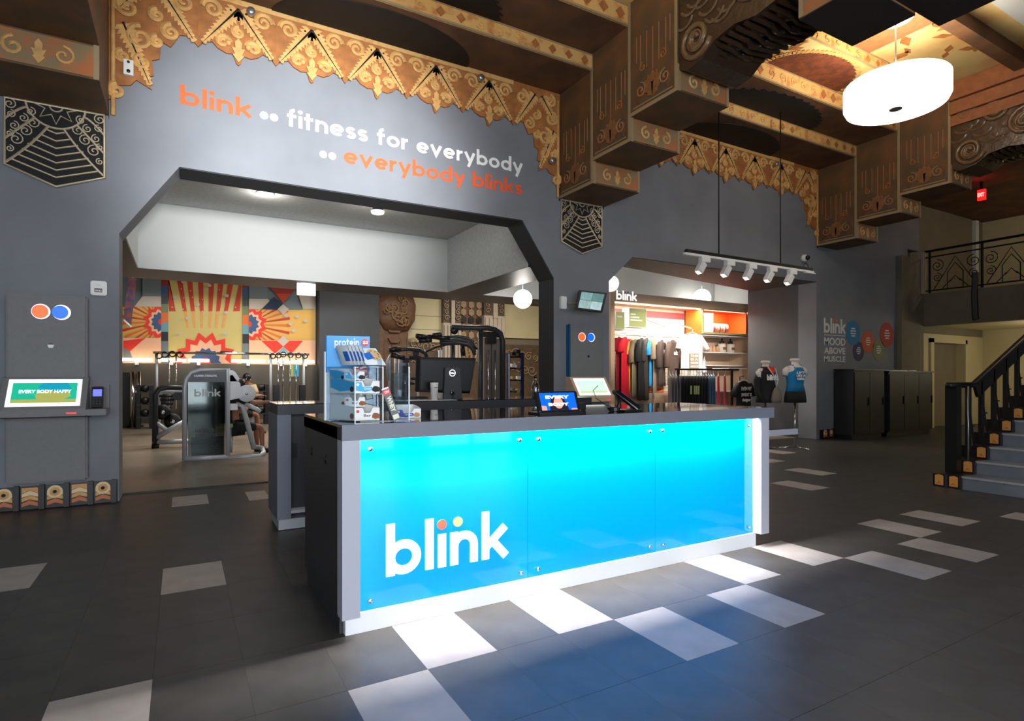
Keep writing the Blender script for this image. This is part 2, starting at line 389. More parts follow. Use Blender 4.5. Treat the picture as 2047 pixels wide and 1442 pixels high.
# ------------------------------------------------------------ ceiling: inverted steps rising from the wall
def ceil_bay(x0, x1, rust=False):
    c = S(MB().box(x0, x1, 7.46, WY, 6.43, 6.75, SOFF), 'ceiling')
    mb = MB(); mb.box(x0, x1, 6.6, 7.46, 6.69, 7.1, SOFF); S(mb, 'ceiling_step', c)
    mb = MB(); mb.box(x0, x1, 5.78, 6.6, 7.01, 7.4, MURALC); S(mb, 'ceiling_step', c)
    mb = MB(); mb.box(x0, x1, 4.06, 5.78, 7.25, 7.5, MURALC); S(mb, 'ceiling_top', c)
    mb = MB(); mb.box(x0, x1, -4.2, 4.06, 7.25, 7.5, WHITE); S(mb, 'ceiling_top', c)
    mb = MB(); mb.box(x0, x1, 4.35, 4.56, 7.01, 7.25, SOFF); S(mb, 'ceiling_rib', c)
    for y, z0, z1 in ((7.46, 6.43, 6.69), (6.6, 6.69, 7.01), (5.78, 7.01, 7.25)):
        mb = MB(); mb.box(x0, x1, y-.02, y, z0, z1, BAND)
        mb.box(x0, x1, y-.035, y-.02, z0, z0+.03, EDGE); mb.box(x0, x1, y-.03, y-.02, z1-.025, z1-.005, EDGE)
        n = int((x1-x0)/.3)
        for i in range(n):
            cx = x0+(i+.5)*(x1-x0)/n; cz = (z0+z1)/2; h = (z1-z0)*.28
            if i % 7 in (5, 6) or cx > x1-1.2: mb.prism([(cx-h, cz), (cx, cz-h), (cx+h, cz), (cx, cz+h)], ORANGE, (0, y-.02, 0), d=(0, -.008, 0))
            else: mb.tube([(a, y-.022, b) for a, b in spiral(cx, cz, h, 40*i, 1.3, 12)], .012, GOLD, 5)
        S(mb, 'stencil_band', c)
    cx = (x0+x1)/2
    for y, z, rx, ry, m, se in ((WY-.01, 6.43, 1.45, .8, MEDAL, 0), (7.44, 6.69, 1.45, .72, MEDAL, 1), (6.58, 7.01, 1.0, .72, MEDAL2, 1)):
        P = []
        n = 40
        for i in range(n+1):
            q = PI+PI*i/n; k = 1+(.07 if (i % 2 and se) else 0)
            P.append((cx+rx*k*math.cos(q), y+ry*k*math.sin(q)))
        S(MB().prism(P, m, (0, 0, z), (1, 0, 0), (0, 1, 0), (0, 0, -.012)), 'painted_medallion', c)
        if m is MEDAL2:
            mb = MB()
            for i in range(n):
                q = PI+PI*(i+.5)/n; a = (cx+rx*1.1*math.cos(q), y+ry*1.1*math.sin(q))
                mb.prism(arc(a[0], a[1], .05, 0, 300, 5), GOLD, (0, 0, z), (1, 0, 0), (0, 1, 0), (0, 0, -.015))
            S(mb, 'medallion_border', c)
    mb = MB()
    rnd = random.Random(3)
    for i in range(46):           # painted leaf sprays on the pale top panel and third soffit
        x = x0+.4+(x1-x0-.8)*rnd.random(); y, z = (4.65+1.0*rnd.random(), 7.25) if i % 2 else (5.9+.5*rnd.random(), 7.01)
        a = rnd.random()*6.28; l = .12+.16*rnd.random()
        P = [(x+l*math.cos(a), y+l*.6*math.sin(a)), (x+l*.4*math.cos(a+1.2), y+l*.4*math.sin(a+1.2)), (x-l*math.cos(a), y-l*.6*math.sin(a)), (x+l*.4*math.cos(a-1.7), y+l*.4*math.sin(a-1.7))]
        mb.prism(P, ORANGE, (0, 0, z), (1, 0, 0), (0, 1, 0), (0, 0, -.006))
    S(mb, 'painted_leaves', c)
    if rust:
        S(MB().box(x0, x0+3.85, 4.56, 5.74, 7.235, 7.25, RUST), 'rust_panel', c)
    return c
ceil_bay(-.746, 5.749)
ceil_bay(6.738, 13.175, True)
S(MB().box(-7.5, -.746, -4.2, WY, 6.43, 6.8, SOFF), 'ceiling')
S(MB().box(14.01, 17.9, -4.2, WY-.001, 6.43, 6.8, SOFF), 'ceiling')
S(MB().box(17.901, 25, -4.2, 8.87, 6.43, 6.8, SOFF), 'ceiling')
S(MB().box(-7.5, 25, -4.2, 8.86, 7.5, 7.7, SOFF), 'ceiling')

# ------------------------------------------------------------ beams with stepped corbels
def relief_leaf(mb, o, u, v, d, s, m):
    P = [(0, 0), (.22, .3), (.14, .34), (.26, .62), (.12, .6), (.14, .86), (0, 1.05), (-.14, .86), (-.12, .6), (-.26, .62), (-.14, .34), (-.22, .3)]
    mb.prism([(a*s, b*s) for a, b in P], m, o, u, v, d)
def beam(x0, x1, label, carve=True, name='corbelled_beam'):
    t = thing(name, label, 'beam', ((x0+x1)/2, WY, 4.61))
    steps = [(7.43, WY-.002, 4.61), (6.53, 7.43, 4.97), (5.6, 6.53, 5.32)]
    for k, (ya, yb, z) in enumerate(steps):
        mb = MB(); mb.box(x0, x1, ya, yb, z, 7.25, BROWN)
        mb.box(x0-.012, x0, ya, ya+.045, z, 7.2, EDGE); mb.box(x0-.012, x0, ya+.045, yb, z, z+.05, EDGE)
        mb.box(x1-.05, x1, ya-.012, ya, z, z+.36, EDGE); mb.box(x0, x0+.05, ya-.012, ya, z, z+.36, EDGE)
        bl = mb.build('corbel_block', t)
        mb = MB(); yc = (ya+yb)/2
        for f in (-.33, -.25, -.12, .0, .12, .25, .33): mb.box(x0-.006, x0, yc+f-.006, yc+f+.006, z+.5+.7*abs(f), z+1.1, BEAMTAN)
        for a_ in (-.5, -.25, 0, .25, .5): relief_leaf(mb, (x0, yc, z+.12), (0, math.cos(a_), math.sin(a_)), (0, -math.sin(a_), math.cos(a_)), (-.012-.004*abs(a_), 0, 0), .36-.1*abs(a_), mat('muted_rust_paint', (134, 88, 50), .65, var=.3, scale=9))
        for sg in (-1, 1):
            mb.tube([(x0-.006, a, b) for a, b in spiral(yc+sg*.24, z+.3, .11, 90, 1.5, 18, sg)], .014, BEAMTAN, 5)
            mb.tube([(x0-.006, a, b) for a, b in spiral(yc+sg*.2, z+.62, .07, 90, 1.3, 12, -sg)], .01, ORANGE, 5)
            relief_leaf(mb, (x0, yc+sg*.3, z+.12), (0, 1, 0), (0, 0, 1), (-.012, 0, 0), .26, SOFF)
        mb.box(x0-.008, x0, ya+.09, yb-.06, z+.085, z+.1, EDGE)
        mb.build('painted_motif', t)
        mb = MB(); h = .3                 # painted nose facing the room
        mb.box(x0+.05, x1-.05, ya-.008, ya, z+.02, z+h+.04, BEAMTAN)
        xc = (x0+x1)/2
        for sg in (-1, 1): mb.tube([(a, ya-.012, b) for a, b in spiral(xc+sg*.2, z+.17, .1, 90, 1.3, 16, -sg)], .018, GOLD, 5)
        relief_leaf(mb, (xc, ya-.008, z+.04), (1, 0, 0), (0, 0, 1), (0, -.012, 0), .24, GOLD)
        mb.build('painted_nose', t)
    # carved timber bracket
    mb = MB()
    prof = [(5.6, 5.60), (5.45, 5.52), (5.2, 5.56), (5.0, 5.7), (4.7, 5.74), (4.4, 5.68), (4.1, 5.72), (3.85, 5.74), (3.85, 7.25), (5.6, 7.25)]
    mb.prism(prof, CARVED, (x0+.02, 0, 0), (0, 1, 0), (0, 0, 1), (x1-x0-.04, 0, 0))
    mb.build('carved_bracket', t)
    mb = MB()
    for cy_, cz_, r, cw in ((5.3, 5.86, .26, 1), (4.45, 6.12, .3, -1), (4.9, 6.5, .2, 1), (4.1, 6.6, .22, 1), (5.35, 6.6, .16, -1)):
        for rr, th, mm in ((r, .04, CARVHI), (r*.62, .022, CARVHI)):
            mb.tube([(x0+.015, a, b) for a, b in spiral(cy_, cz_, rr, 200, 1.9, 30, cw)], th, mm, 6)
    for i in range(16):
        y = 5.5-i*.1; mb.tube([(x0+.015, a, b) for a, b in arc(y, 6.25+.2*math.sin(i*.8), .16, 200, 330, 7)], .02, CARVHI, 5)
    for i in range(14):
        y = 5.5-i*.115
        mb.sph(((x0+x1)/2+.2*math.sin(i*2.1), y, 5.68), .09, CARVED, 8, 1.6, .7, .5)
        mb.tube([(x0+.05, y, 5.7), (x0+.3, y-.08, 5.63), (x0+.55, y, 5.66), (x1-.05, y-.05, 5.68)], .03, CARVED, 5)
    mb.build('carving', t)
    mb = MB(); mb.box(x0, x1, 3.19, 3.85, 5.335, 7.25, BEAMTAN); mb.box(x0-.012, x0, 3.8, 3.85, 5.335, 7.2, EDGE); mb.build('corbel_block', t)
    MB().box(x0, x1, 3.19, 3.85, 5.32, 5.334, mat('dark_soffit', (34, 26, 21), .8)).build('dark_plate', t); MB().box(x0-.35, x1+.5, -3.9, 3.188, 5.355, 5.369, MATS['dark_soffit']).build('dark_plate', t)  # thin dark plates added to darken the beam undersides
    mb = MB(); mb.box(x0-.35, x1+.5, -3.9, 3.19, 5.37, 7.25, SOFF); mb.build('beam_soffit', t)
    return t
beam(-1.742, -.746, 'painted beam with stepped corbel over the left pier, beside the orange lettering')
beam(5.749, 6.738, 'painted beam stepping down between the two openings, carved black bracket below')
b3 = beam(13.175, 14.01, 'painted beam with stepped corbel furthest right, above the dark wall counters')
for k, (z0_, z1_, dx) in enumerate(((6.42, 6.62, .02), (6.64, 6.88, .07), (6.9, 7.24, .12))):
    MB().box(13.175-dx, 13.173, -3.9, 5.6, z0_, z1_, RUST).build('cornice_moulding', b3)



# ------------------------------------------------------------ gilded frieze
def frieze(c, label, name='frieze', yy=WY):
    t = thing(name, label, 'frieze', (c, yy, 5.6))
    P = .923; top = 6.43; y = yy-.001
    def spir(mb, x, z, r, a, cw, th=.034): mb.tube([(p, y-.035, q) for p, q in spiral(x, z, r, a, 1.6, 22, cw)], [th*(1-.5*i/22) for i in range(23)], GOLD, 5, sy=1)
    def garland(mb, x0, z0, x1, z1, m=GOLD):
        d = Vector((x1-x0, z1-z0)); L = d.length; d.normalize(); nn = Vector((-d.y, d.x)); k = int(L/.055)
        mb.tube([(x0, y-.045, z0), (x1, y-.045, z1)], [.016, .006], MEDAL, 5)
        for i in range(k):
            p = Vector((x0, z0))+d*(i*.055+.02); wd = .13*(1-.75*i/k)
            for sg in (-1, 1):
                q = p+nn*sg*wd*.6; e = q+d*.05+nn*sg*wd*.35
                mb.prism([(p.x, p.y), (q.x, q.y), (e.x, e.y), ((p+d*.06).x, (p+d*.06).y)], m, (0, y-.028, 0), d=(0, -.022, 0))
    for k in range(5):
        x = c-2.5*P+k*P; mb = MB()       # big tip at x and x+P, small tip in the middle
        out = [(x, 5.69), (x+.06, 5.77), (x+.16, 5.8), (x+.22, 5.74), (x+.32, 5.7), (x+.4, 5.71), (x+.435, 5.6), (x+.4615, 5.575), (x+.49, 5.6), (x+.52, 5.71),
               (x+.62, 5.7), (x+.7, 5.74), (x+.76, 5.8), (x+.86, 5.77), (x+P, 5.69), (x+P, top), (x, top)]
        mb.prism(out, ORANGE, (0, y, 0), d=(0, -.03, 0))
        mb.build('frieze_panel', t); mb = MB()
        garland(mb, x+.4615, 6.3, x+.04, 5.74); garland(mb, x+.4615, 6.3, x+P-.04, 5.74)
        spir(mb, x+.16, 6.22, .12, 180, -1); spir(mb, x+P-.16, 6.22, .12, 0, 1)
        spir(mb, x+.28, 5.84, .085, 0, 1); spir(mb, x+P-.28, 5.84, .085, 180, -1)
        spir(mb, x+.4615, 6.0, .075, 90, 1); relief_leaf(mb, (x+.4615, y-.03, 5.6), (1, 0, 0), (0, 0, 1), (0, -.03, 0), .3, GOLD)
        for sg in (-1, 1):
            mb.sph((x+.4615+sg*.12, y-.045, 5.83), .04, GOLD, 8); mb.sph((x+.4615+sg*.2, y-.04, 5.98), .03, GOLD, 8)
            mb.sph((x+.4615+sg*.09, y-.035, 6.26), .022, MEDAL, 6)
        mb.box(x, x+P, y-.04, y, 6.36, top, BAND)
        mb.build('relief_ornament', t)
    for sg in (-1, 1):                   # corners dropping to the springing
        X = lambda a: c+sg*a
        P5 = 2.5*P
        out = [(P5, 5.69), (P5+.1, 5.8), (P5+.2, 5.78), (P5+.3, 5.6), (P5+.4, 5.64), (P5+.42, 5.42), (P5+.5, 5.38), (P5+.48, 5.2), (P5+.56, 5.15), (P5+.5, 5.02), (P5+.66, 5.1),
               (P5+.72, 5.02), (P5+.84, 4.99), (P5+.87, 4.84), (P5+.97, 4.8), (P5+.97, 4.64), (P5+1.0, 4.57), (3.243, 4.57), (3.243, top), (P5, top)]
        out = [(min(a, 3.243), b) for a, b in out]
        mb = MB(); mb.prism([(X(a), b) for a, b in out], ORANGE, (0, y, 0), d=(0, -.03, 0)); mb.build('frieze_panel', t)
        mb = MB()
        garland(mb, X(P5+.42), 6.3, X(P5+.05), 5.75); garland(mb, X(3.1), 5.75, X(P5+.52), 5.07); garland(mb, X(P5+.55), 6.3, X(3.15), 5.9)
        for a, b, r in ((P5+.62, 5.62, .15), (P5+.3, 5.78, .1), (P5+.16, 6.2, .12), (P5+.72, 6.25, .11), (P5+.86, 4.92, .09), (P5+.6, 5.33, .09), (P5+.45, 5.62, .07), (P5+.8, 5.35, .07), (P5+.75, 5.95, .12), (P5+.45, 5.95, .08)):
            spir(mb, X(a), b, r, 90, -sg)
        mb.tube([(X(3.2), y-.035, 4.62), (X(3.2), y-.035, 6.3)], .025, GOLD, 6)
        mb.build('relief_ornament', t)
    return t
f1 = frieze(2.4965, 'gilded scalloped plaster frieze above the orange and white lettering')
f2 = frieze(9.9565, 'gilded scalloped plaster frieze above the hanging track light')
for px, py in ((500, 33), (955, 162)):
    x, z = wy(px, py, WY)
    MB().lathe([(.001, 0), (.05, 0), (.05, .07), (.03, .1)], (x, WY-.15, z), STEEL, 14, 'y').build('frieze_spotlight', None, 'small round metal spotlight on the frieze, %s of the pair' % ('left' if px < 600 else 'right'), 'spotlight')
x, z = wy(1099, 326, WY); MB().lathe([(.001, 0), (.05, 0), (.05, .07), (.03, .1)], (x-.02, WY-.15, z), STEEL, 14, 'y').build('frieze_spotlight', None, 'small round metal spotlight at the right foot of the frieze', 'spotlight')
x, z = wy(1544, 332, WY); MB().lathe([(.001, 0), (.04, 0), (.04, .07), (.02, .1)], (x-.02, WY-.15, z), STEEL, 14, 'y').build('frieze_spotlight', None, 'tiny round metal spotlight on the frieze above the track light', 'spotlight')
x, z = wy(258, 141, WY); t = thing('junction_box', 'small white metal junction box on the left end of the frieze', 'box', (x, WY, z))
MB().box(x-.05, x+.05, WY-.09, WY-.04, z-.09, z+.09, WP).build('box_body', t); MB().lathe([(.001, 0), (.02, 0), (.02, .012), (.001, .012)], (x, WY-.104, z-.05), BLACK, 10, 'y').build('hole', t); MB().lathe([(.001, 0), (.015, 0), (.015, .012), (.001, .012)], (x, WY-.104, z+.06), BLACK, 10, 'y').build('hole', t)

# ------------------------------------------------------------ wall lettering
def sign(name, label, t, p0, p1, xh_ratio, m, dots=None, **k):
    (x0, z0), (x1, _) = p0, p1
    mb = MB(); word(mb, t, (x0, WY-.0015, z0), x1-x0, xh_ratio, m, dots=dots, **k)
    return mb.build(name, None, label, 'lettering')
sign('wall_lettering', 'orange word blink painted on the grey wall under the frieze', 'blink', (-.01, 4.93), (.815, 4.93), .165, TXO)
mb = MB()
for xx in (1.0, 1.085): pass
disc(mb, (0, 0), .052, TXW, (.965, WY-.0015, 5.0), (1, 0, 0), (0, 0, 1), (0, -.004, 0), 1, 1); mb.build('wall_lettering', None, 'first white dot after the orange word blink', 'lettering'); mb = MB(); disc(mb, (0, 0), .052, TXW, (1.09, WY-.0015, 5.0), (1, 0, 0), (0, 0, 1), (0, -.004, 0), 1, 1)
mb.build('wall_lettering', None, 'second white dot, just before the words fitness for everybody', 'lettering')
sign('wall_lettering', 'white words fitness for everybody on the grey wall', 'fitness for everybody', (1.255, 4.925), (5.0, 4.92), .165, TXW)
mb = MB(); disc(mb, (0, 0), .052, TXW, (1.735, WY-.0015, 4.625), (1, 0, 0), (0, 0, 1), (0, -.004, 0), 1, 1); mb.build('wall_lettering', None, 'left white dot at the start of the lower lettering line', 'lettering'); mb = MB(); disc(mb, (0, 0), .052, TXW, (1.86, WY-.0015, 4.625), (1, 0, 0), (0, 0, 1), (0, -.004, 0), 1, 1)
mb.build('wall_lettering', None, 'right white dot, just before the words everybody blinks', 'lettering')
sign('wall_lettering', 'orange words everybody blinks on the grey wall, lower line', 'everybody blinks', (2.02, 4.56), (5.0, 4.56), .165, TXO)
# right hand sign on the dark wall
t = thing('wall_slogan', 'white words blink mood above muscle on the dark wall at right', 'sign', (13.9, WY, 1.9))
mb = MB(); word(mb, 'blink', (13.47, WY-.001, 2.56), .9, .24, mat('dim_white_lettering', (214, 214, 210), .7), dots=(TXO, TXO)); mb.build('slogan_word', t)
DW = MATS['dim_white_lettering']
for s_, z0, z1 in (('MOOD', 2.26, 2.45), ('ABOVE', 2.05, 2.21), ('MUSCLE', 1.86, 2.0)):
    typeset(s_, (13.48, WY-.001, z0), .88, z1-z0, DW, 'slogan_word', t, bold=.018)
MB().box(13.48, 14.36, WY-.004, WY-.001, 2.5, 2.515, DW).build('rule_line', t)
BC = [('blue', (24, 116, 160), 14.69, 2.6, .31, 'DON\'T\nWORRY'), ('orange', (200, 84, 36), 15.36, 2.39, .28, 'BE\nHAPPY'), ('sage green', (122, 128, 84), 15.85, 2.19, .28, 'SWEAT\nSMILE'), ('red', (170, 42, 30), 16.25, 2.6, .33, 'FEEL\nGOOD\nMOOD'), ('navy', (44, 46, 84), 14.93, 2.14, .25, 'MOVE\nMORE')]
for nm, c, x, z, r, s_ in BC:
    m = mat('disc_'+nm.replace(' ', '_'), c, .7)
    t = thing('wall_disc', '%s round decal with small white writing on the dark wall' % nm, 'decal', (x, WY, z-r))
    mb = MB(); disc(mb, (0, 0), r, m, (x, WY-.001-(.004 if nm == 'navy' else 0)*0, z), (1, 0, 0), (0, 0, 1), (0, -.006 if nm != 'navy' else -.003, 0), 1, 1, 28); mb.build('disc', t)
    for q in range(4):
        wd = r*(.75 if q in (1, 2) else .5); zz = z+r*.3-q*r*.2
        MB().box(x-wd/2, x+wd/2, WY-.010, WY-.008, zz, zz+r*.1, DW).build('writing_line', t)

# ------------------------------------------------------------ pewter grilles
def grille(x0, x1, zt, zs, zb, label):
    y = WY-.02; xc = (x0+x1)/2; W = x1-x0
    t = thing('wall_grille', label, 'grille', (xc, WY, zb))
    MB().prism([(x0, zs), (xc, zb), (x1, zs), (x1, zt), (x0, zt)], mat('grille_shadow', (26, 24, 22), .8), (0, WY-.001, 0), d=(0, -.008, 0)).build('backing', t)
    def T(nm, P, r): MB().tube([(a, y, b) for a, b in P], r, PEWTER, 5).build(nm, t)
    MB().tube([(a, y, b) for a, b in [(x0, zs), (xc, zb), (x1, zs), (x1, zt), (x0, zt)]], .016, PEWTER, 6, closed=True).build('frame', t)
    R = W*.3
    mb = MB(); mb.tube([(a, y, b) for a, b in arc(xc, zt+.02, R, 180, 360, 16)], .014, PEWTER, 5)
    st = []
    for i in range(9):
        q = math.radians(180+i*22.5); rr = R*.75 if i % 2 == 0 else R*.4; st.append((xc+rr*math.cos(q), zt+.0+rr*math.sin(q)))
    mb.tube([(a, y, b) for a, b in st], .01, PEWTER, 5); mb.tube([(a, y, b) for a, b in arc(xc, zt, R*.22, 180, 360, 8)], .01, PEWTER, 5)
    mb.build('sunburst', t)
    mb = MB()
    for sg in (-1, 1):
        for f0, f1, zz in ((.12, .98, zs+.02), (.42, 1.0, zs+.28), (.62, 1.0, zs+.5)):
            a0 = R*(1 if f0 > .3 else .3); q = math.radians(270+sg*(15 if f0 < .2 else 45 if f0 < .5 else 72))
            A0 = Vector((xc+R*math.cos(q), zt+.02+R*math.sin(q))); A1 = Vector((xc+sg*W/2*f1, zz)); M = Vector(((A0.x*.62+A1.x*.38), (A0.y*.28+A1.y*.72)+.1))
            mb.tube([((1-s)**2*A0.x+2*s*(1-s)*M.x+s*s*A1.x, y-.004, (1-s)**2*A0.y+2*s*(1-s)*M.y+s*s*A1.y) for s in [i/10 for i in range(11)]], .014, PEWTER, 5)
    mb.build('ribs', t)
    mb = MB()
    for i in range(7):
        s = i/7; hw = W/2*(.17+.8*s**.85); zc = zt-R-.03-(zt-R-.03-zb-.07)*s; dz = (zs-zb)*hw/(W/2)*.9
        mb.tube([(xc-hw, y, zc+dz*.7), (xc, y, zc-dz*.3), (xc+hw, y, zc+dz*.7)], .011, PEWTER, 5)
    mb.build('chevrons', t)
    mb = MB()
    for sg in (-1, 1):
        for a, b, r in ((.45, .30, .062), (.6, .43, .065), (.78, .57, .07), (.64, .25, .05), (.82, .38, .05), (.9, .5, .04), (.9, .08, .06), (.5, .14, .05), (.9, .72, .04), (.88, .22, .045)):
            mb.tube([(p, y, q) for p, q in spiral(xc+sg*W/2*a, zt-(zt-zs)*b*1.05, r, 90, 1.5, 16, sg)], .008, PEWTER, 4)
    mb.build('scrolls', t)
grille(-1.70, -.79, 4.6, 3.86, 3.68, 'large pewter grille with scrolls and chevrons under the left corbel')
grille(5.785, 6.675, 4.6, 3.87, 3.70, 'smaller looking pewter grille between the two openings under the middle corbel')

# ------------------------------------------------------------ tile skirting
def deco_tile(mb, o, u, d, w, h, ros):
    o = Vector(o); u = Vector(u); d = Vector(d); nd = d.normalized()
    mb.prism([(0, 0), (w, 0), (w, h), (0, h)], mat('tile_black', (28, 24, 22), .35), o, u, (0, 0, 1), d*.6)
    for k, (z, m) in enumerate(((.06, mat('tile_rust', (190, 104, 56), .4)), (.3, GOLD), (.5, mat('tile_cream', (226, 200, 156), .4)))):
        b = h*z; q = h*.2
        mb.prism([(.01, b+.01), (w/2, b+h*.14), (w-.01, b+.01), (w-.01, b+q), (w/2, b+q+h*.14), (.01, b+q)], m, o+d*.6, u, (0, 0, 1), nd*.008)
    if ros:
        for r, m, e in ((.3, mat('tile_cream', (226, 200, 156), .4), .012), (.2, GOLD, .018), (.08, MEDAL, .022)):
            mb.prism(arc(w/2, h*.72, h*r, 0, 340, 14), m, o+d*.6, u, (0, 0, 1), nd*e)
    else: mb.prism([(.01, h*.72), (w/2, h*.86), (w-.01, h*.72), (w-.01, h*.98), (.01, h*.98)], mat('tile_amber', (214, 150, 76), .4), o+d*.6, u, (0, 0, 1), nd*.008)
def skirting(x0, x1, name, ph=0, h=.262):
    sk = S(MB().box(x0, x1, WY-.012, WY, 0, h, mat('tile_black', (28, 24, 22), .35)), name)
    x = x1; i = ph
    while x > x0+.2:
        mb = MB(); deco_tile(mb, (x-.225, WY-.012, .01), (1, 0, 0), (0, -.03, 0), .165, h-.02, i % 2 == 0); mb.build('relief_tile', sk)
        MB().box(x-.06, x-.01, WY-.06, WY-.012, 0, h+.01, mat('tile_dark_bar', (22, 19, 18), .4)).build('divider_bar', sk)
        x -= .225; i += 1
    return sk
skirting(-3.0, -.66, 'baseboard_left')
skirting(13.3, 17.0, 'baseboard_back', 1, .22)
skirting(5.65, 6.85, 'baseboard_middle', 1)

# ------------------------------------------------------------ reception desk
YF = 3.3; YG = 3.386
desk = thing('reception_desk', 'long reception desk with glowing blue glass front in the foreground', 'desk', (2.6, 3.9, 0))
mb = MB(); mb.box(.787, 4.57, YF+.03, 4.46, 1.208, 1.225, COUNTER); mb.box(.787, 4.57, 3.42, 4.46, 1.135, 1.205, CHAR); mb.build('worktop', desk)
MB().box(.787, 4.57, YF, YF+.03, 1.135, 1.225, FASC).build('fascia', desk)
MB().box(.787, .8, YF+.03, 4.46, 1.135, 1.2045, CHAR).build('end_fascia', desk)
MB().box(.787, .889, YF, YG+.03, .12, 1.135, LAM).build('front_leg', desk)
mb = MB(); mb.box(4.395, 4.5, YF, YG+.3, .12, 1.135, LAM); mb.build('front_leg', desk)
MB().box(.79, .81, YG+.03, 4.44, .1, 1.135, CHAR).build('side_panel', desk)
MB().box(4.40, 4.44, YG+.3, 4.44, .1, 1.135, CHAR).build('side_panel', desk)
MB().box(.86, 4.395, YG+.02, YG+.05, .1, 1.135, mat('panel_backing', (200, 215, 230), .6)).build('front_carcass', desk)
MB().box(.823, 4.42, 3.374, 4.4, 0, .118, WPL).build('plinth', desk)
MB().box(.8, .822, 3.42, 4.4, 0, .118, CHAR).build('plinth_side', desk)
MB().box(.86, 4.39, 3.345, 3.357, 1.2, 1.2048, LEDM).build('led_strip', desk)
for a, b in ((.892, 2.06), (2.064, 3.234), (3.238, 4.393)):
    g = MB().box(a, b, YG, YG+.012, .12, 1.13, BLUEG).build('glass_panel', desk)
for px, py in [(739, 898), (739, 1201), (1037, 880), (1075, 878), (1040, 1145), (1074, 1137), (1297, 863), (1322, 861), (1297, 1093), (1324, 1089), (1495, 851), (1495, 1054)]:
    x, z = wy(px, py, YG); MB().lathe([(.001, 0), (.012, 0), (.014, .004), (.014, .02)], (x, YG-.02, z), CHROME, 12, 'y').build('standoff_cap', desk)
mb = MB(); word(mb, 'blnk'.replace('ln', 'lin'), (1.066, YG-.0008, .297), .84, .21, TXL, sp=.13, dots=(DOTO, DOTY)); mb.build('logo', desk)
x0, z0 = wy(1538, 863, 4.3); MB().box(4.44, wy(1592, 863, 4.3)[0], 4.28, 4.31, wy(1592, 868, 4.3)[1], wy(1592, 857, 4.3)[1], LAM).build('low_shelf', desk)
for py in (3.75, 4.2): MB().lathe([(.001, 0), (.03, 0), (.03, .006), (.022, .008), (.022, .003), (.001, .003)], (.786, py, .98), BLACK, 16, 'x').build('cable_grommet', desk)

# back counter
YB = 5.97
bd = thing('back_counter', 'dark second counter behind the reception desk carrying the monitor', 'desk', (2.8, 6.3, 0))
mb = MB(); mb.box(.808, 4.6, YB, 6.66, 1.225, 1.232, COUNTER); mb.box(.808, 4.6, YB+.02, 6.66, 1.13, 1.225, CHAR); mb.build('worktop', bd)
MB().box(.808, 4.6, YB-.002, YB+.02, 1.13, 1.2248, CHAR).build('fascia', bd)
MB().box(.808, .935, YB+.02, 6.64, .105, 1.13, FASC).build('side_panel', bd)
MB().box(.935, 4.58, YB+.16, 6.6, .1, 1.13, CHAR).build('carcass', bd)
MB().box(.935, 4.5, YB+.03, YB+.16, .155, .18, LAM).build('foot_ledge', bd)
MB().box(.825, 4.5, YB+.05, 6.5, 0, .1, SILV).build('plinth', bd)
MB().box(.96, 1.01, YB+.145, YB+.16, .68, .83, BLACK).build('power_outlet', bd)

# ------------------------------------------------------------ things on the front desk
ZT = 1.2255
A0 = Vector((.907, 3.50, ZT)); U = Vector((.155, -.03, 0)).normalized(); V = Vector((-.115, .2, 0)).normalized(); Zv = Vector((0, 0, 1))
def L(a, b, c): return A0+U*a+V*b+Zv*c
disp = thing('acrylic_display', 'clear acrylic stepped snack display with blue header at left desk end', 'display stand', A0)
def plate(nm, a0, a1, b0, b1, c0, c1, m, par=disp, lab=None):
    mb = MB(); P = [L(a, b, c) for a in (a0, a1) for b in (b0, b1) for c in (c0, c1)]
    mb.add(P, [(0, 1, 3, 2), (4, 6, 7, 5), (0, 4, 5, 1), (2, 3, 7, 6), (0, 2, 6, 4), (1, 5, 7, 3)], m)
    return mb.build(nm, par, lab)
AW, AD = .165, .25
plate('base_shelf', 0, AW+.16, 0, AD, 0, .004, ACR)
plate('shelf', 0, AW, 0, AD, .165, .169, ACR); plate('shelf', 0, AW, 0, AD, .33, .334, ACR)
plate('side_wall', 0, .004, 0, AD, 0, .335, ACR); plate('side_wall', AW, AW+.004, 0, AD, 0, .38, ACR); plate('side_wall', AW+.16, AW+.164, 0, AD, 0, .36, ACR)
plate('back_wall', 0, AW+.16, AD, AD+.004, 0, .42, ACR)
plate('back_rail', -.004, .004, AD-.004, AD+.006, 0, .43, WP)
for b in (0,):
    for a in (0, AW, AW+.16): plate('edge_strip', a, a+.005, -.004, .001, 0, .335, mat('acrylic_edge', (220, 232, 240), .1))
hb = plate('header_board', .0, .262, AD-.012, AD-.004, .30, .53, mat('header_blue', (0, 150, 225), .4))
mb = MB(); word(mb, 'protein', L(.045, AD-.0125, .468), .15, .033, TXW, u=U, d=-V*.002); mb.build('header_word', disp)
mb = MB(); disc(mb, (0, 0), .023, mat('badge_red', (220, 50, 66), .5), L(.232, AD-.0125, .49), U, Zv, -V*.002, 1, 1); mb.build('price_badge', disp)
typeset('$3', L(.216, AD-.0155, .478), .032, .024, TXW, 'price_mark', disp, u=U, bold=.04)
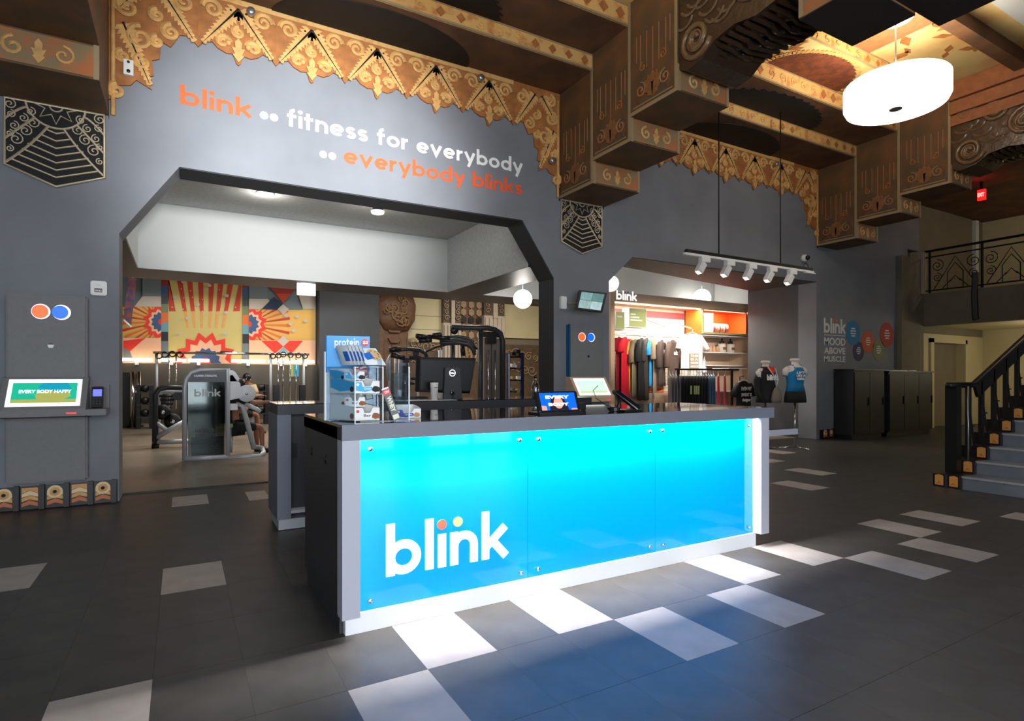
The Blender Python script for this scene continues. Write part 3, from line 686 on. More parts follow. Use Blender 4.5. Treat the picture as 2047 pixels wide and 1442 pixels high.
def snackbox(a0, b0, c0, wa, wb, h, col, col2, label, food, open_=True, group=None):
    t = thing('snack_box', label, 'box', L(a0+wa/2, b0+wb/2, c0), group)
    W_ = mat('box_white', (236, 236, 234), .5); c_ = mat('box_'+col[0], col[1], .5); f_ = mat('food_'+food[0], food[1], .7)
    def P(a, b, c): return L(a0+a, b0+b, c0+c)
    mb = MB()
    for (x, y, q) in ((0, 0, 0),):
        f = [(0, 0), (wa, 0), (wa, h), (wa*.72, h), (wa*.62, h*.6), (wa*.38, h*.6), (wa*.3, h), (0, h)]
        mb.prism(f, W_, P(0, 0, 0), U, Zv, V*.002)
        mb.prism([(0, 0), (wb, 0), (wb, h*1.35), (wb*.5, h*1.25), (0, h)], W_, P(0, 0, 0), V, Zv, U*.002)
        mb.prism([(0, 0), (wb, 0), (wb, h*1.35), (wb*.5, h*1.25), (0, h)], W_, P(wa, 0, 0), V, Zv, -U*.002)
        mb.prism([(0, 0), (wa, 0), (wa, h*1.35), (0, h*1.35)], W_, P(0, wb, 0), U, Zv, -V*.002)
        mb.prism([(0, 0), (wa, 0), (wa, wb), (0, wb)], W_, P(0, 0, 0), U, V, Zv*.002)
    mb.build('carton', t)
    mb = MB(); mb.prism([(.004, h*.25), (wa*.4, h*.12), (wa*.72, h*.3), (wa*.68, h*.55), (wa*.3, h*.56), (wa*.25, h*.92), (.004, h*.92)], c_, P(0, 0, 0), U, Zv, -V*.0012)
    mb.prism([(.004, h*.3), (wb*.6, h*.15), (wb*.96, h*.5), (wb*.96, h*1.2), (wb*.5, h*1.15), (.004, h*.9)], c_, P(0, 0, 0), V, Zv, -U*.0012); mb.build('colour_panel', t)
    mb = MB(); rr = random.Random(5)
    for k in range(5): mb.prism([(wa*.78+h*.17*math.cos(q)*(1+.3*rr.random())+k*.004, h*.35+h*.2*math.sin(q)*(1+.3*rr.random())) for q in [i*.9 for i in range(7)]], f_, P(0, 0, 0)-V*.0012, U, Zv, -V*(.0008+.0006*k))
    mb.prism([(wb*.12+h*.22*math.cos(i*.9), h*.35+h*.24*math.sin(i*.9)) for i in range(7)], f_, P(0, 0, 0)-U*.0012, V, Zv, -U*.001); mb.build('food_picture', t)
    mb = MB(); disc(mb, (0, 0), h*.12, mat('logo_'+col[2][0], col[2][1], .5), P(wa*.1, -.0012, h*.72), U, Zv, -V*.001, 1, 1, 12); mb.build('round_mark', t)
    typeset(col[3], P(wa*.34, -.0013, h*.3), wa*.3, h*.2, TXW if col[0] != 'white' else BLACK, 'box_word', t, u=U, bold=.02, depth=.0008)
    return t
sky = ('skyblue', (60, 178, 228), ('white', (236, 240, 244)), 'Quest'); wht = ('white', (236, 234, 230), ('red', (214, 60, 60)), 'Bar'); nav = ('navy', (62, 68, 168), ('white', (236, 240, 244)), 'Quest')
coo = ('dark', (38, 32, 30)); cho = ('brown', (150, 92, 58)); cru = ('tan', (196, 150, 104))
snackbox(.012, .01, .171, .145, .22, .075, sky, None, 'open pale blue snack box on the middle shelf of the acrylic display', coo)
snackbox(.012, .1, .25, .12, .13, .055, sky, None, 'upper pale blue snack box tucked under the cookie bags', coo)
snackbox(.012, .01, .006, .145, .22, .078, wht, None, 'open white snack box with brown bar picture on the bottom shelf', cho)
snackbox(.015, .1, .087, .12, .13, .06, wht, None, 'second white snack box stacked at the back of the bottom shelf', cho)
for k in range(6):        # cookie bags leaning on the top shelf
    a = .018+k*.021; s = 1 if k == 5 else 0
    t = thing('cookie_bag', 'white foil cookie bag, %s in the leaning row on the display' % ('front one showing the cookie' if s else ['first from left', 'second from left', 'third from left', 'fourth from left', 'fifth from left'][k]), 'snack bag', L(a, .12, .338), 'cookie bags on the display')
    W_ = mat('foil_white', (228, 232, 236), .3); lean = Vector(U*.3+Zv*.95).normalized(); side = V
    mb = MB()
    if s: o_, ua, ub, n_ = L(.085, .02, .345), (U*.9+V*.25).normalized(), (Zv*.9+V*.4-U*.25).normalized(), None
    else: o_, ua, ub = L(a, .03, .345), (V*.9+U*.2).normalized(), (Zv*.92-U*.3).normalized()
    n_ = ua.cross(ub).normalized(); bw, bh = .125, .125
    G = []; nn = 6
    for sg in (1, -1):
        for i in range(nn+1):
            for j in range(nn+1):
                q = math.sin(PI*i/nn)*math.sin(PI*j/nn); G.append(o_+ua*bw*i/nn+ub*bh*j/nn+n_*sg*(.002+.011*q**.6))
    K = (nn+1)**2
    fs = [(b_*K+i*(nn+1)+j, b_*K+(i+1)*(nn+1)+j, b_*K+(i+1)*(nn+1)+j+1, b_*K+i*(nn+1)+j+1) for b_ in (0, 1) for i in range(nn) for j in range(nn)]
    mb.add(G, fs, W_, True); mb.build('pouch', t)
    sgn = -1 if n_.dot(Vector((0, -1, 0))) < 0 else 1
    mb = MB(); mb.prism([(.02, .03), (.07, .045), (.062, .09), (.01, .075)] if s else [(.0, .03), (.05, .03), (.05, .09), (.0, .09)], mat('label_blue', (28, 110, 205), .4), o_+n_*sgn*.013, ua, ub, n_*sgn*.001); mb.build('blue_label', t)
    if s:
        mb = MB(); mb.prism(arc(.082, .07, .042, 0, 350, 18), mat('cookie_tan', (206, 176, 126), .7), o_+n_*sgn*.012, ua, ub, n_*sgn*.0015)
        for q in range(9): disc(mb, (.07+.045*math.cos(q*2.4)*.6+.012, .07+.028*math.sin(q*2.4)), .004, mat('chip_brown', (112, 56, 34), .6), o_+n_*sgn*.0135, ua, ub, n_*sgn*.001, 1, 1, 8)
        mb.build('cookie_picture', t)
def bar(a, b, c, ln, lean, label, k):
    t = thing('protein_bar', label, 'snack bar', L(a, b, c))
    ub = (Zv*math.cos(lean)+U*math.sin(-lean)+V*.12).normalized(); n_ = U.cross(ub).normalized(); ua = ub.cross(n_).normalized(); w_ = .045
    def Q(p, q, r): return L(a, b, c)+ua*p+ub*q+n_*r
    mb = MB(); mb.obox(Q(0, ln/2, 0), ua, ub, n_, w_/2, ln/2, .009, mat('wrapper_black', (30, 32, 30), .3)); mb.obox(Q(0, ln+.004, 0), ua, ub, n_, w_/2, .006, .002, STEEL); mb.build('wrapper', t, bevel=.003)
    fr = n_*(-1 if n_.y > 0 else 1)
    mb = MB(); mb.obox(Q(0, ln*.9, 0)+fr*.0095, ua, ub, n_, w_/2, ln*.09, .001, mat('bar_red', (214, 40, 36), .4)); mb.build('red_end', t)
    typeset('WHEY', Q(-w_*.3 if fr.dot(n_) < 0 else -w_*.3, ln*.76, 0)+fr*.0098, ln*.5, w_*.62, mat('bar_cream', (232, 232, 206), .5), 'bar_word', t, u=-ub, v=ua, bold=.05, depth=.0012)
    typeset('ON', Q(-w_*.3, ln*.86, 0)+fr*.0112, w_*.6, .018, TXW, 'bar_mark', t, u=ua, v=ub, bold=.04, depth=.001)
    MB().obox(Q(0, ln*.1, 0)+fr*.0095, ua, ub, n_, w_*.4, ln*.07, .001, MATS['bar_cream']).build('bar_foot', t)
bar(.232, -.03, .01, .2, .28, 'black and red protein bar leaning at the front of the display', 0)
bar(.205, .16, .13, .2, .1, 'black and red protein bar standing behind the front one', 1)
bar(.16, .18, .13, .2, .02, 'black and red protein bar seen through the clear side wall', 2)
bar(.22, .22, .25, .16, 0.0, 'black and red protein bar highest behind the header board', 3)
# purple-blue box
A0s = A0; A0 = Vector((1.19, 3.63, ZT)); U0, V0 = U, V; U = Vector((1, -.02, 0)).normalized(); V = Vector((.02, 1, 0)).normalized()
snackbox(.02, 0, 0, .17, .16, .062, nav, None, 'purple and white cookie box on the worktop right of the display', cru)
A0, U, V = A0s, U0, V0
# clear bin beside
MB().lathe([(.001, 0), (.055, 0), (.06, .3), (.056, .3), (.052, .006), (.001, .006)], (1.345, 3.98, ZT), ACR, 20).build('clear_jar', None, 'tall clear acrylic bin behind the snack display', 'jar')
# tablet
x0, y0 = fl(1078, 829, ZT); x1, y1 = fl(1168, 826, ZT); y0 = y1 = 3.52
tb = thing('tablet_stand', 'black tablet in a stand showing EVERY BODY on blue', 'tablet', ((x0+x1)/2, 3.56, ZT))
tu = Vector((1, 0, 0)); tv = Vector((0, .36, .93)).normalized(); to = Vector((x0+.005, 3.535, ZT+.012)); TW = x1-x0-.01; TH = .165
nv = tu.cross(tv)
mb = MB(); mb.obox(to+tu*TW/2+tv*TH/2-nv*.012, tu, tv, nv, TW/2, TH/2, .012, BLACK); mb.build('case', tb, bevel=.004)
MB().box(x0, x1, 3.52, 3.68, ZT, ZT+.012, BLACK).build('stand_base', tb)
MB().box((x0+x1)/2-.05, (x0+x1)/2+.05, 3.6, 3.62, ZT+.012, ZT+.1, BLACK).build('stand_neck', tb)
sw, sh = TW*.84, TH*.82; so = to+tu*TW*.08+tv*TH*.09+nv*.0005
MB().prism([(0, 0), (sw, 0), (sw, sh), (0, sh)], mat('screen_blue', (8, 92, 214), .3, emit=.9), so, tu, tv, nv*.001).build('screen', tb)
mb = MB(); so2 = so+nv*.0011; SKN = mat('screen_portrait', (226, 156, 140), .5, emit=.6); HR = mat('screen_dark', (30, 22, 30), .5)
mb.prism([(sw*.22, 0), (sw*.24, sh*.35), (sw*.33, sh*.75), (sw*.5, sh*.9), (sw*.64, sh*.75), (sw*.72, sh*.35), (sw*.76, 0)], HR, so2, tu, tv, nv*.0006)
mb.prism([(a*1, b) for a, b in arc(sw*.49, sh*.42, sw*.13, 0, 350, 16, sh*.34)], SKN, so2+nv*.0006, tu, tv, nv*.0006)
mb.prism([(0, 0), (sw*.14, 0), (sw*.14, sh*.24), (0, sh*.28)], SKN, so2, tu, tv, nv*.0006); mb.prism([(sw*.82, 0), (sw, 0), (sw, sh*.08), (sw*.84, sh*.1)], SKN, so2, tu, tv, nv*.0006)
mb.build('portrait', tb)
for s_, b_, wd in (('EVERY', .66, .68), ('BODY', .24, .58)):
    typeset(s_, so2+tu*sw*(.5-wd/2-.01)+tv*sh*b_+nv*.0014, sw*wd, sh*.18, TXL, 'screen_word', tb, u=tu, v=tv, bold=.05, depth=.0006)
for a in (.02, .98):
    for b in (.05, .97): MB().sph(to+tu*TW*a+tv*TH*b, .004, STEEL, 8).build('corner_screw', tb)
MB().box(2.62, 2.86, 3.78, 4.0, ZT, ZT+.06, BLACK).build('receipt_printer', None, 'low black box behind the tablet stand', 'printer', bevel=.006)
mb = MB(); mb.box(2.78, 2.95, 4.12, 4.3, ZT, ZT+.035, BLACK); mb.obox((2.86, 4.2, ZT+.05), (1, 0, 0), (0, 1, .2), (0, -.2, 1), .07, .06, .012, BLACK); mb.build('card_reader', None, 'small black card reader between tablet and wall kiosk', 'card reader')
# handset / terminal
ph = thing('payment_terminal', 'slanted black payment terminal on a stand near the desk right', 'payment terminal', (3.0, 3.6, ZT))
x0, y0 = fl(1215, 822, ZT); x1, y1 = fl(1282, 822, ZT)
P0 = Vector((x1-.02, 3.5, ZT+.02)); P1 = Vector(wy(1228, 782, 3.62)[0:1]+(3.62,)+(wy(1228, 782, 3.62)[1],))
ax = (P1-P0).normalized(); sd = Vector((.25, 1, 0)).normalized(); nn_ = ax.cross(sd).normalized()
MB().obox((P0+P1)/2, ax, sd, nn_, (P1-P0).length/2, .04, .018, BLACKG).build('body', ph, bevel=.008)
MB().obox((P0+P1)/2+nn_*(.019 if nn_.z > 0 else -.019)+ax*.03, ax, sd, nn_, .05, .03, .002, mat('terminal_screen', (70, 90, 120), .1)).build('screen', ph)
MB().box(min(x0, x1)+.04, x1, 3.46, 3.6, ZT, ZT+.014, BLACK).build('foot', ph, bevel=.004)
MB().tube([P1-ax*.02+Vector((0, 0, -.01)), ((P0+P1)/2+Vector((-.05, .02, -.02))), (x0+.05, 3.55, ZT+.012)], .014, BLACK, 8).build('stand_arm', ph)
mb = MB()
for k in range(4): mb.tube([(x0+.02+(.04+.004*k)*math.cos(q), 3.56+(.04+.004*k)*math.sin(q), ZT+.006+.007*k) for q in [i*.5 for i in range(13)]], .0045, BLACK, 5)
mb.tube([(x0+.02, 3.53, ZT+.02), (x0-.03, 3.6, ZT+.05), (x0-.05, 3.7, ZT+.1), (x0+.0, 3.8, ZT+.16), (x0+.05, 3.8, ZT+.2)], .003, BLACK, 5)
mb.build('coiled_cable', None, 'coiled black cable lying beside the payment terminal', 'cable')
for px, m, nm in ((1239, WP, 'white'), (1250, mat('cap_red', (214, 30, 44), .4), 'red')):
    x, y = fl(px, 819, ZT); MB().lathe([(.001, 0), (.012, 0), (.012, .03), (.008, .036), (.008, .045), (.001, .045)], (x, 3.62, ZT), m, 14).build('small_bottle', None, 'small %s plastic bottle under the payment terminal' % nm, 'bottle')

# ------------------------------------------------------------ things on the back counter
ZB = 1.2325
mon = thing('monitor', 'black monitor seen from behind with a round white badge', 'monitor', (2.78, 6.3, ZB))
Ym = 6.2
a = wy(833, 714, Ym); b_ = wy(952, 716, Ym); c_ = wy(940, 787, Ym); d_ = wy(831, 784, Ym)
out = [(d_[0]-.0, d_[1]), (c_[0], c_[1]), (b_[0], b_[1]), (a[0], a[1])]
mb = MB()
cxm = sum(p[0] for p in out)/4; czm = sum(p[1] for p in out)/4
back = [(cxm+(p[0]-cxm)*.9, czm+(p[1]-czm)*.86) for p in out]
fr = [Vector((p[0], Ym+.03, p[1])) for p in out]+[Vector((p[0], Ym, p[1])) for p in out]+[Vector((p[0], Ym-.035, p[1])) for p in back]
mb.add(fr, [(0, 1, 2, 3)]+[(i, (i+1) % 4, (i+1) % 4+4, i+4) for i in range(4)]+[(i+4, (i+1) % 4+4, (i+1) % 4+8, i+8) for i in range(4)]+[(8, 9, 10, 11)], BLACK)
mb.build('screen_housing', mon, bevel=.006)
x0 = wy(890, 735, 6.1)[0]; x1 = wy(921, 735, 6.1)[0]; zt_ = wy(905, 735, 6.1)[1]
MB().prism([(x0-.01, ZB), (x1+.03, ZB), (x1, zt_), (x0+.01, zt_)], CHAR, (0, 6.12, 0), d=(0, .04, 0)).build('stand_neck', mon, bevel=.004)
MB().prism(arc((x0+x1)/2, 0, .17, 0, 350, 20, .11), BLACK, (0, 6.22, ZB), (1, 0, 0), (0, 1, 0), (0, 0, .01)).build('stand_foot', mon)
mb = MB(); xc = (x0+x1)/2; zc = wy(903, 746, 6.1)[1]
mb.tube([(p, 6.117, q) for p, q in arc(xc, zc, .036, 0, 350, 24)], .0045, TXL, 6, closed=True); mb.build('badge_ring', mon)
typeset('DELL', (xc-.026, 6.118, zc-.009), .052, .018, TXL, 'badge_word', mon, bold=.03, depth=.003)
MB().lathe([(.001, 0), (.03, 0), (.03, .004), (.02, .006), (.02, .001), (.001, .001)], (xc, 6.114, 1.31), BLACKG, 18, 'y').build('cable_hole', mon)
MB().tube([(xc, 6.1, 1.31), (xc-.01, 6.08, 1.27), (xc+.01, 6.06, ZB+.006), (xc+.1, 6.05, ZB+.006)], .005, BLACK, 6).build('power_cable', mon)
x, z = wy(868, 765, 6.05); ct = thing('travel_cup', 'tall white travel cup with black lid before the monitor', 'cup', (x, 6.05, ZB))
MB().lathe([(.001, 0), (.034, 0), (.047, .19), (.046, .2), (.001, .2)], (x, 6.05, ZB), mat('cup_white', (232, 228, 222), .4), 22).build('cup_body', ct)
MB().lathe([(.001, .2), (.044, .2), (.044, .212), (.02, .216), (.001, .216)], (x, 6.05, ZB), BLACK, 20).build('lid', ct)
typeset('Nordic', (x-.026, 6.05-.0435, ZB+.13), .044, .014, BLACK, 'cup_word', ct, bold=.005, depth=.002) if 0 else MB().box(x-.018, x+.02, 6.05-.0455, 6.05-.043, ZB+.14, ZB+.148, BLACK).build('cup_print', ct)
MB().box(2.05, 2.72, 6.0, 6.3, ZB, ZB+.002, WP).build('paper_sheet', None, 'white paper sheets lying on the back counter by the cup', 'paper')
mb = MB(); mb.obox((2.3, 6.4, ZB+.018), (1, 0, 0), (0, 1, 0), (0, 0, 1), .2, .07, .012, BLACK)
for i in range(10):
    for j in range(4): mb.box(2.12+i*.036, 2.15+i*.036, 6.345+j*.03, 6.37+j*.03, ZB+.03, ZB+.036, CHAR)
mb.build('keyboard', None, 'black keyboard behind the white cup', 'keyboard')
bx, bz = wy(1070, 803, 6.1); bt = thing('glass_bottle', 'clear swing-top glass bottle at the right end of the back counter', 'bottle', (bx, 6.1, ZB))
MB().lathe([(.001, 0), (.045, 0), (.047, .02), (.047, .16), (.03, .2), (.016, .22), (.015, .25), (.001, .25)], (bx, 6.1, ZB), GLASSC, 20).build('bottle_body', bt)
MB().lathe([(.001, .25), (.02, .25), (.02, .27), (.012, .285), (.001, .285)], (bx, 6.1, ZB), BLACK, 14).build('stopper', bt)
MB().lathe([(.001, .004), (.042, .004), (.043, .11), (.001, .11)], (bx, 6.1, ZB), mat('water_tint', (120, 132, 134), .05, coat=.5), 20).build('contents', bt)
#PART2
# ------------------------------------------------------------ wall kiosks
def kiosk(x0, x1, label, blue):
    y = WY; t = thing('check_in_kiosk', label, 'kiosk', ((x0+x1)/2, WY, .3)); d = .1
    W_ = x1-x0
    MB().box(x0, x1, y-d, y-.002, 1.46, 2.43, PANEL).build('upper_panel', t, bevel=.02)
    MB().box(x0, x1, y-d, y-.002, .3, 1.1, PANEL).build('lower_panel', t, bevel=.02)
    if blue: MB().prism([(y-d+.002, 2.41), (y-.003, 2.41), (y-.003, .3), (y-d+.002, .3), (y-d+.002, 1.2), (y-d-.18, 1.08), (y-d-.2, 1.16), (y-d+.002, 1.48)], KIOB, (x0-.006, 0, 0), (0, 1, 0), (0, 0, 1), (.02, 0, 0)).build('blue_side', t)
    hs = BEIGE if blue else PANEL
    mb = MB(); P = [(y-.003, 1.5), (y-d-.02, 1.49), (y-d-.27, 1.14), (y-d-.27, 1.06), (y-.003, 1.02)]
    mb.prism(P, hs, (x0-.015, 0, 0), (0, 1, 0), (0, 0, 1), (W_+.03, 0, 0)); mb.build('screen_housing', t)
    ub = Vector((0, -.25, -.35)).normalized(); n = Vector((0, -.35, .25)).normalized(); L_ = .43
    o = Vector((x0+.04, y-d-.02, 1.49))+n*.001
    MB().prism([(0, .03), (W_-.08, .03), (W_-.08, L_-.04), (0, L_-.04)], mat('kiosk_screen_white', (240, 248, 250), .3, emit=1.0), o, (1, 0, 0), ub, n*.004).build('screen', t)
    mb = MB(); G1 = mat('screen_green', (30, 176, 140) if not blue else (190, 232, 205), .3, emit=.8); G2 = mat('screen_olive', (168, 170, 90) if not blue else (200, 224, 190), .3, emit=.7); T1 = mat('screen_teal', (20, 150, 175), .3, emit=.8)
    w2 = W_-.08
    mb.prism([(.04, .08), (w2-.04, .08), (w2-.04, .3), (.04, .3)], G1 if not blue else mat('screen_mint', (196, 236, 214), .3, emit=.9), o+n*.0042, (1, 0, 0), ub, n*.001)
    mb.prism([(.04, .3), (w2-.04, .3), (w2-.04, .345), (.04, .345)], G2 if not blue else mat('screen_sage', (196, 216, 170), .3, emit=.8), o+n*.0042, (1, 0, 0), ub, n*.001)
    if not blue:
        mb.prism([(.3, .08), (.52, .08), (.56, .16), (.5, .22), (.3, .2), (.26, .14)], T1, o+n*.0053, (1, 0, 0), ub, n*.001)
        mb.prism([(.24, .24), (.34, .17), (.46, .22), (.54, .2), (.56, .26), (.5, .3), (.26, .3)], G2, o+n*.0065, (1, 0, 0), ub, n*.001)
    mb.build('screen_picture', t)
    if not blue: typeset('EVERY BODY HAPPY', o+n*.0078+Vector((.1, 0, 0))+ub*.22, .46, .045, TXL, 'screen_word', t, u=(1, 0, 0), v=-ub, bold=.03, depth=.001)
    z = 2.232 if not blue else 2.2
    xa, xb = (-1.376, -1.196) if not blue else (wy(1163, 672, WY-d)[0], wy(1181, 672, WY-d)[0])
    for xx, m, nm in ((xa, KO, 'orange'), (xb, KB, 'blue')):
        mb = MB(); disc(mb, (0, 0), .086 if not blue else .08, HALO, (xx+(.012 if nm == 'blue' else .006), y-d, z), (1, 0, 0), (0, 0, 1), (0, -.002, 0), 1, 1, 28); mb.build('halo', t)
        mb = MB(); disc(mb, (0, 0), .075 if not blue else .07, m, (xx, y-d-.002, z), (1, 0, 0), (0, 0, 1), (0, -.004, 0), 1, 1, 28); mb.build('light_disc', t, '%s light disc' % nm)
    xc = (x0+x1)/2+.03
    mb = MB(); disc(mb, (0, 0), .022, BLACK, (xc, y-d, 1.86), (1, 0, 0), (0, 0, 1), (0, -.004, 0), 1, 1, 16); mb.build('camera_hole', t)
    if not blue: MB().prism([(-.03, .01), (.03, .01), (.02, -.025), (-.02, -.025)], WP, (xc, y-d-.003, 1.85), d=(0, -.006, 0)).build('latch', t)
    MB().box(x1-.16, x1-.07, y-d-.272, y-d-.262, 1.085, 1.1, mat('red_indicator', (230, 20, 40), .3, emit=1.5)).build('indicator', t)
    return t
kiosk(-1.675, -.945, 'grey wall kiosk with lit green screen at the left edge', False)
t = thing('terminal_shelf', 'small grey shelf beside the left kiosk screen', 'shelf', (-.83, 8.2, 1.05))
MB().box(-.93, -.74, 8.0, 8.378, 1.06, 1.13, PANEL).build('shelf_box', t, bevel=.006)
MB().box(-.93, -.74, 8.34, 8.378, 1.13, 1.4, PANEL).build('shelf_back', t)
t = thing('card_terminal', 'black card terminal with blue screen on the small shelf', 'payment terminal', (-.84, 8.15, 1.13))
mb = MB(); mb.obox((-.84, 8.2, 1.26), (1, 0, 0), (0, .3, .95), (0, -.95, .3), .055, .125, .022, BLACK); mb.build('body', t, bevel=.006)
MB().obox((-.84, 8.19, 1.31), (1, 0, 0), (0, .3, .95), (0, -.95, .3), .042, .04, .014, mat('small_blue_screen', (110, 120, 240), .3, emit=1)).build('screen', t)
mb = MB()
for i in range(3):
    for j in range(3): mb.obox((-.87+.03*i, 8.16-.012*j, 1.24-.028*j), (1, 0, 0), (0, .3, .95), (0, -.95, .3), .01, .008, .01, CHAR)
mb.build('keypad', t)
kiosk(5.9, 6.66, 'grey kiosk with a blue side and pale screen between the openings', True)
x, z = wy(198, 577, WY); t = thing('alarm_unit', 'white square alarm unit on the wall above the left kiosk', 'alarm', (x, WY, z-.08))
MB().box(x-.08, x+.08, WY-.04, WY-.002, z-.085, z+.085, WP).build('cover', t, bevel=.012); MB().box(x-.04, x+.035, WY-.043, WY-.038, z-.05, z-.005, CHAR).build('label_plate', t)
MB().box(x-.02, x+.02, WY-.044, WY-.042, z+.03, z+.04, SILV).build('lens', t)
for k in range(4): MB().box(x-.03+.016*k, x-.02+.016*k, WY-.0445, WY-.043, z-.04, z-.02, WP).build('print_mark', t)
# security screen on an arm
t = thing('security_screen', 'tilted black security screen on a bracket between the openings', 'screen', (6.2, 8.0, 2.6))
P = [wy(1163, 579, 8.0), wy(1218, 585, 8.0), wy(1204, 625, 8.0), wy(1150, 618, 8.0)]
v_ = [Vector((p[0], 8.0+(.06 if p[1] > 2.8 else 0), p[1])) for p in P]
c0 = sum(v_, Vector())/4; n_ = (v_[1]-v_[0]).cross(v_[3]-v_[0]).normalized(); n_ = n_ if n_.y < 0 else -n_
MB().add(v_+[p-n_*.035 for p in v_], [(0, 1, 2, 3), (4, 5, 6, 7)]+[(i, (i+1) % 4, (i+1) % 4+4, i+4) for i in range(4)], BLACK).build('bezel', t)
inn = [c0+(p-c0)*.84+n_*.001 for p in v_]
QC = [(120, 160, 160), (88, 132, 130), (146, 176, 176), (170, 196, 198)]
def lerp4(a, b): return inn[0].lerp(inn[1], a).lerp(inn[3].lerp(inn[2], a), b)
for k in range(4):
    a, b = (k % 2)*.5, (k//2)*.5; q = [lerp4(a+.005, b+.01), lerp4(a+.495, b+.01), lerp4(a+.495, b+.49), lerp4(a+.005, b+.49)]
    MB().add(q+[p+n_*.001 for p in q], [(0, 1, 2, 3), (4, 5, 6, 7), (0, 1, 5, 4), (2, 3, 7, 6)], mat('cctv_view_%s' % 'abcd'[k], QC[k], .3, emit=.75, c2=tuple(int(c*.7) for c in QC[k]), scale=9)).build('camera_view', t)
MB().box(5.74, 5.86, 8.3, 8.378, 2.68, 2.9, WP).build('wall_plate', t, bevel=.01)
MB().tube([(5.86, 8.32, 2.78), (5.98, 8.2, 2.78), (6.15, 8.06, 2.8)], .018, STEEL, 8).build('arm', t)
# wall camera
x, z = wy(1603, 517, WY); t = thing('dome_camera', 'small white dome camera on the grey wall above the track light', 'camera', (x, WY, z-.06))
MB().lathe([(.001, 0), (.075, .0), (.085, .05), (.07, .1), (.001, .1)], (x, WY-.1, z), WP, 20, 'y').build('base', t); MB().sph((x+.03, WY-.12, z), .055, BLACKG, 14).build('lens', t)

# ------------------------------------------------------------ lamps
def drum(x, y, label, e):
    t = thing('drum_pendant', label, 'pendant lamp', (x, y, 5.8))
    MB().lathe([(.001, 5.8), (.62, 5.8), (.7, 5.83), (.735, 5.9), (.735, 6.2), (.72, 6.22), (.71, 6.2), (.7, 6.15), (.001, 6.15)], (x, y, 0), LAMPW, 48).build('shade', t)
    MB().lathe([(.001, 5.79), (.09, 5.79), (.09, 5.799), (.001, 5.799)], (x, y, 0), STEEL, 20).build('finial', t)
    tc = Vector((-x, -y, 0)).normalized(); rt_ = Vector((CY, -SY, 0))
    for dx in (.14, .22):
        p = Vector((x, y, 6.1))+rt_*dx+tc*.744; MB().obox(p, rt_, tc, (0, 0, 1), .019, .012, .13, DGREY).build('strap', t)
    MB().tube([(x, y, 6.16), (x, y, 7.24)], .012, STEEL, 8).build('stem', t)
    MB().lathe([(.001, 7.21), (.24, 7.22), (.26, 7.249), (.001, 7.249)], (x, y, 0), mat('canopy_white', (240, 225, 215), .5), 28).build('canopy', t)
    point('drum_glow', (x, y, 6.36), e, (1, .9, .74), .2)
    area('drum_down', (x, y, 5.77), (0, 0, 0), 1, 1, e*.4, (1, .93, .82))
drum(9.96, 5.0, 'large glowing white drum pendant hanging at upper right', 100)
drum(2.49, 5.0, 'matching drum pendant over the left bay, above the frame', 60)
def globe(px, py, Y, r, label, zc, x=None):
    X, Z = wy(px, py, Y); t = thing('globe_pendant', label, 'pendant lamp', (X, Y, Z-r))
    MB().sph((X, Y, Z), r, GLOBE, 24).build('globe', t); MB().tube([(X, Y, Z+r-.01), (X, Y, zc)], .01, STEEL, 6).build('stem', t)
    point('globe_glow', (X, Y, Z-r-.15), 20, (1, .95, .88), .1)
globe(1045, 598, 11.5, .22, 'round white globe lamp at the right of the gym opening', 4.67)
globe(1403, 596, 11.9, .26, 'round white globe lamp half hidden behind the shop header', 4.67)
globe(1221, 567, 11.3, .2, 'round white globe lamp at the left edge of the shop opening', 4.67)
x, y = fl(530, 386, 4.685); t = thing('downlight', 'recessed white downlight in the gym entry ceiling, left one', 'downlight', (x, y, 4.66))
MB().lathe([(.1, 4.672), (.15, 4.672), (.15, 4.684), (.1, 4.684)], (x, y, 0), WP, 24).build('trim_ring', t); MB().lathe([(.001, 4.66), (.11, 4.668), (.11, 4.68), (.001, 4.68)], (x, y, 0), LAMPW, 20).build('lens', t)
point('downlight_glow', (x, y, 4.5), 16, (1, .96, .9))
x, y = fl(755, 402, 4.685); t = thing('downlight', 'surface mounted white canister light in the gym entry ceiling', 'downlight', (x, y, 4.45))
MB().lathe([(.001, 4.56), (.13, 4.56), (.13, 4.684), (.001, 4.684)], (x, y, 0), WP, 24).build('housing', t); MB().lathe([(.001, 4.5), (.09, 4.5), (.1, 4.56), (.001, 4.56)], (x, y, 0), BLACKG, 24).build('collar', t)
MB().lathe([(.001, 4.45), (.11, 4.46), (.12, 4.5), (.001, 4.5)], (x, y, 0), LAMPW, 20).build('lens', t)
point('downlight_glow', (x, y, 4.3), 16, (1, .96, .9))
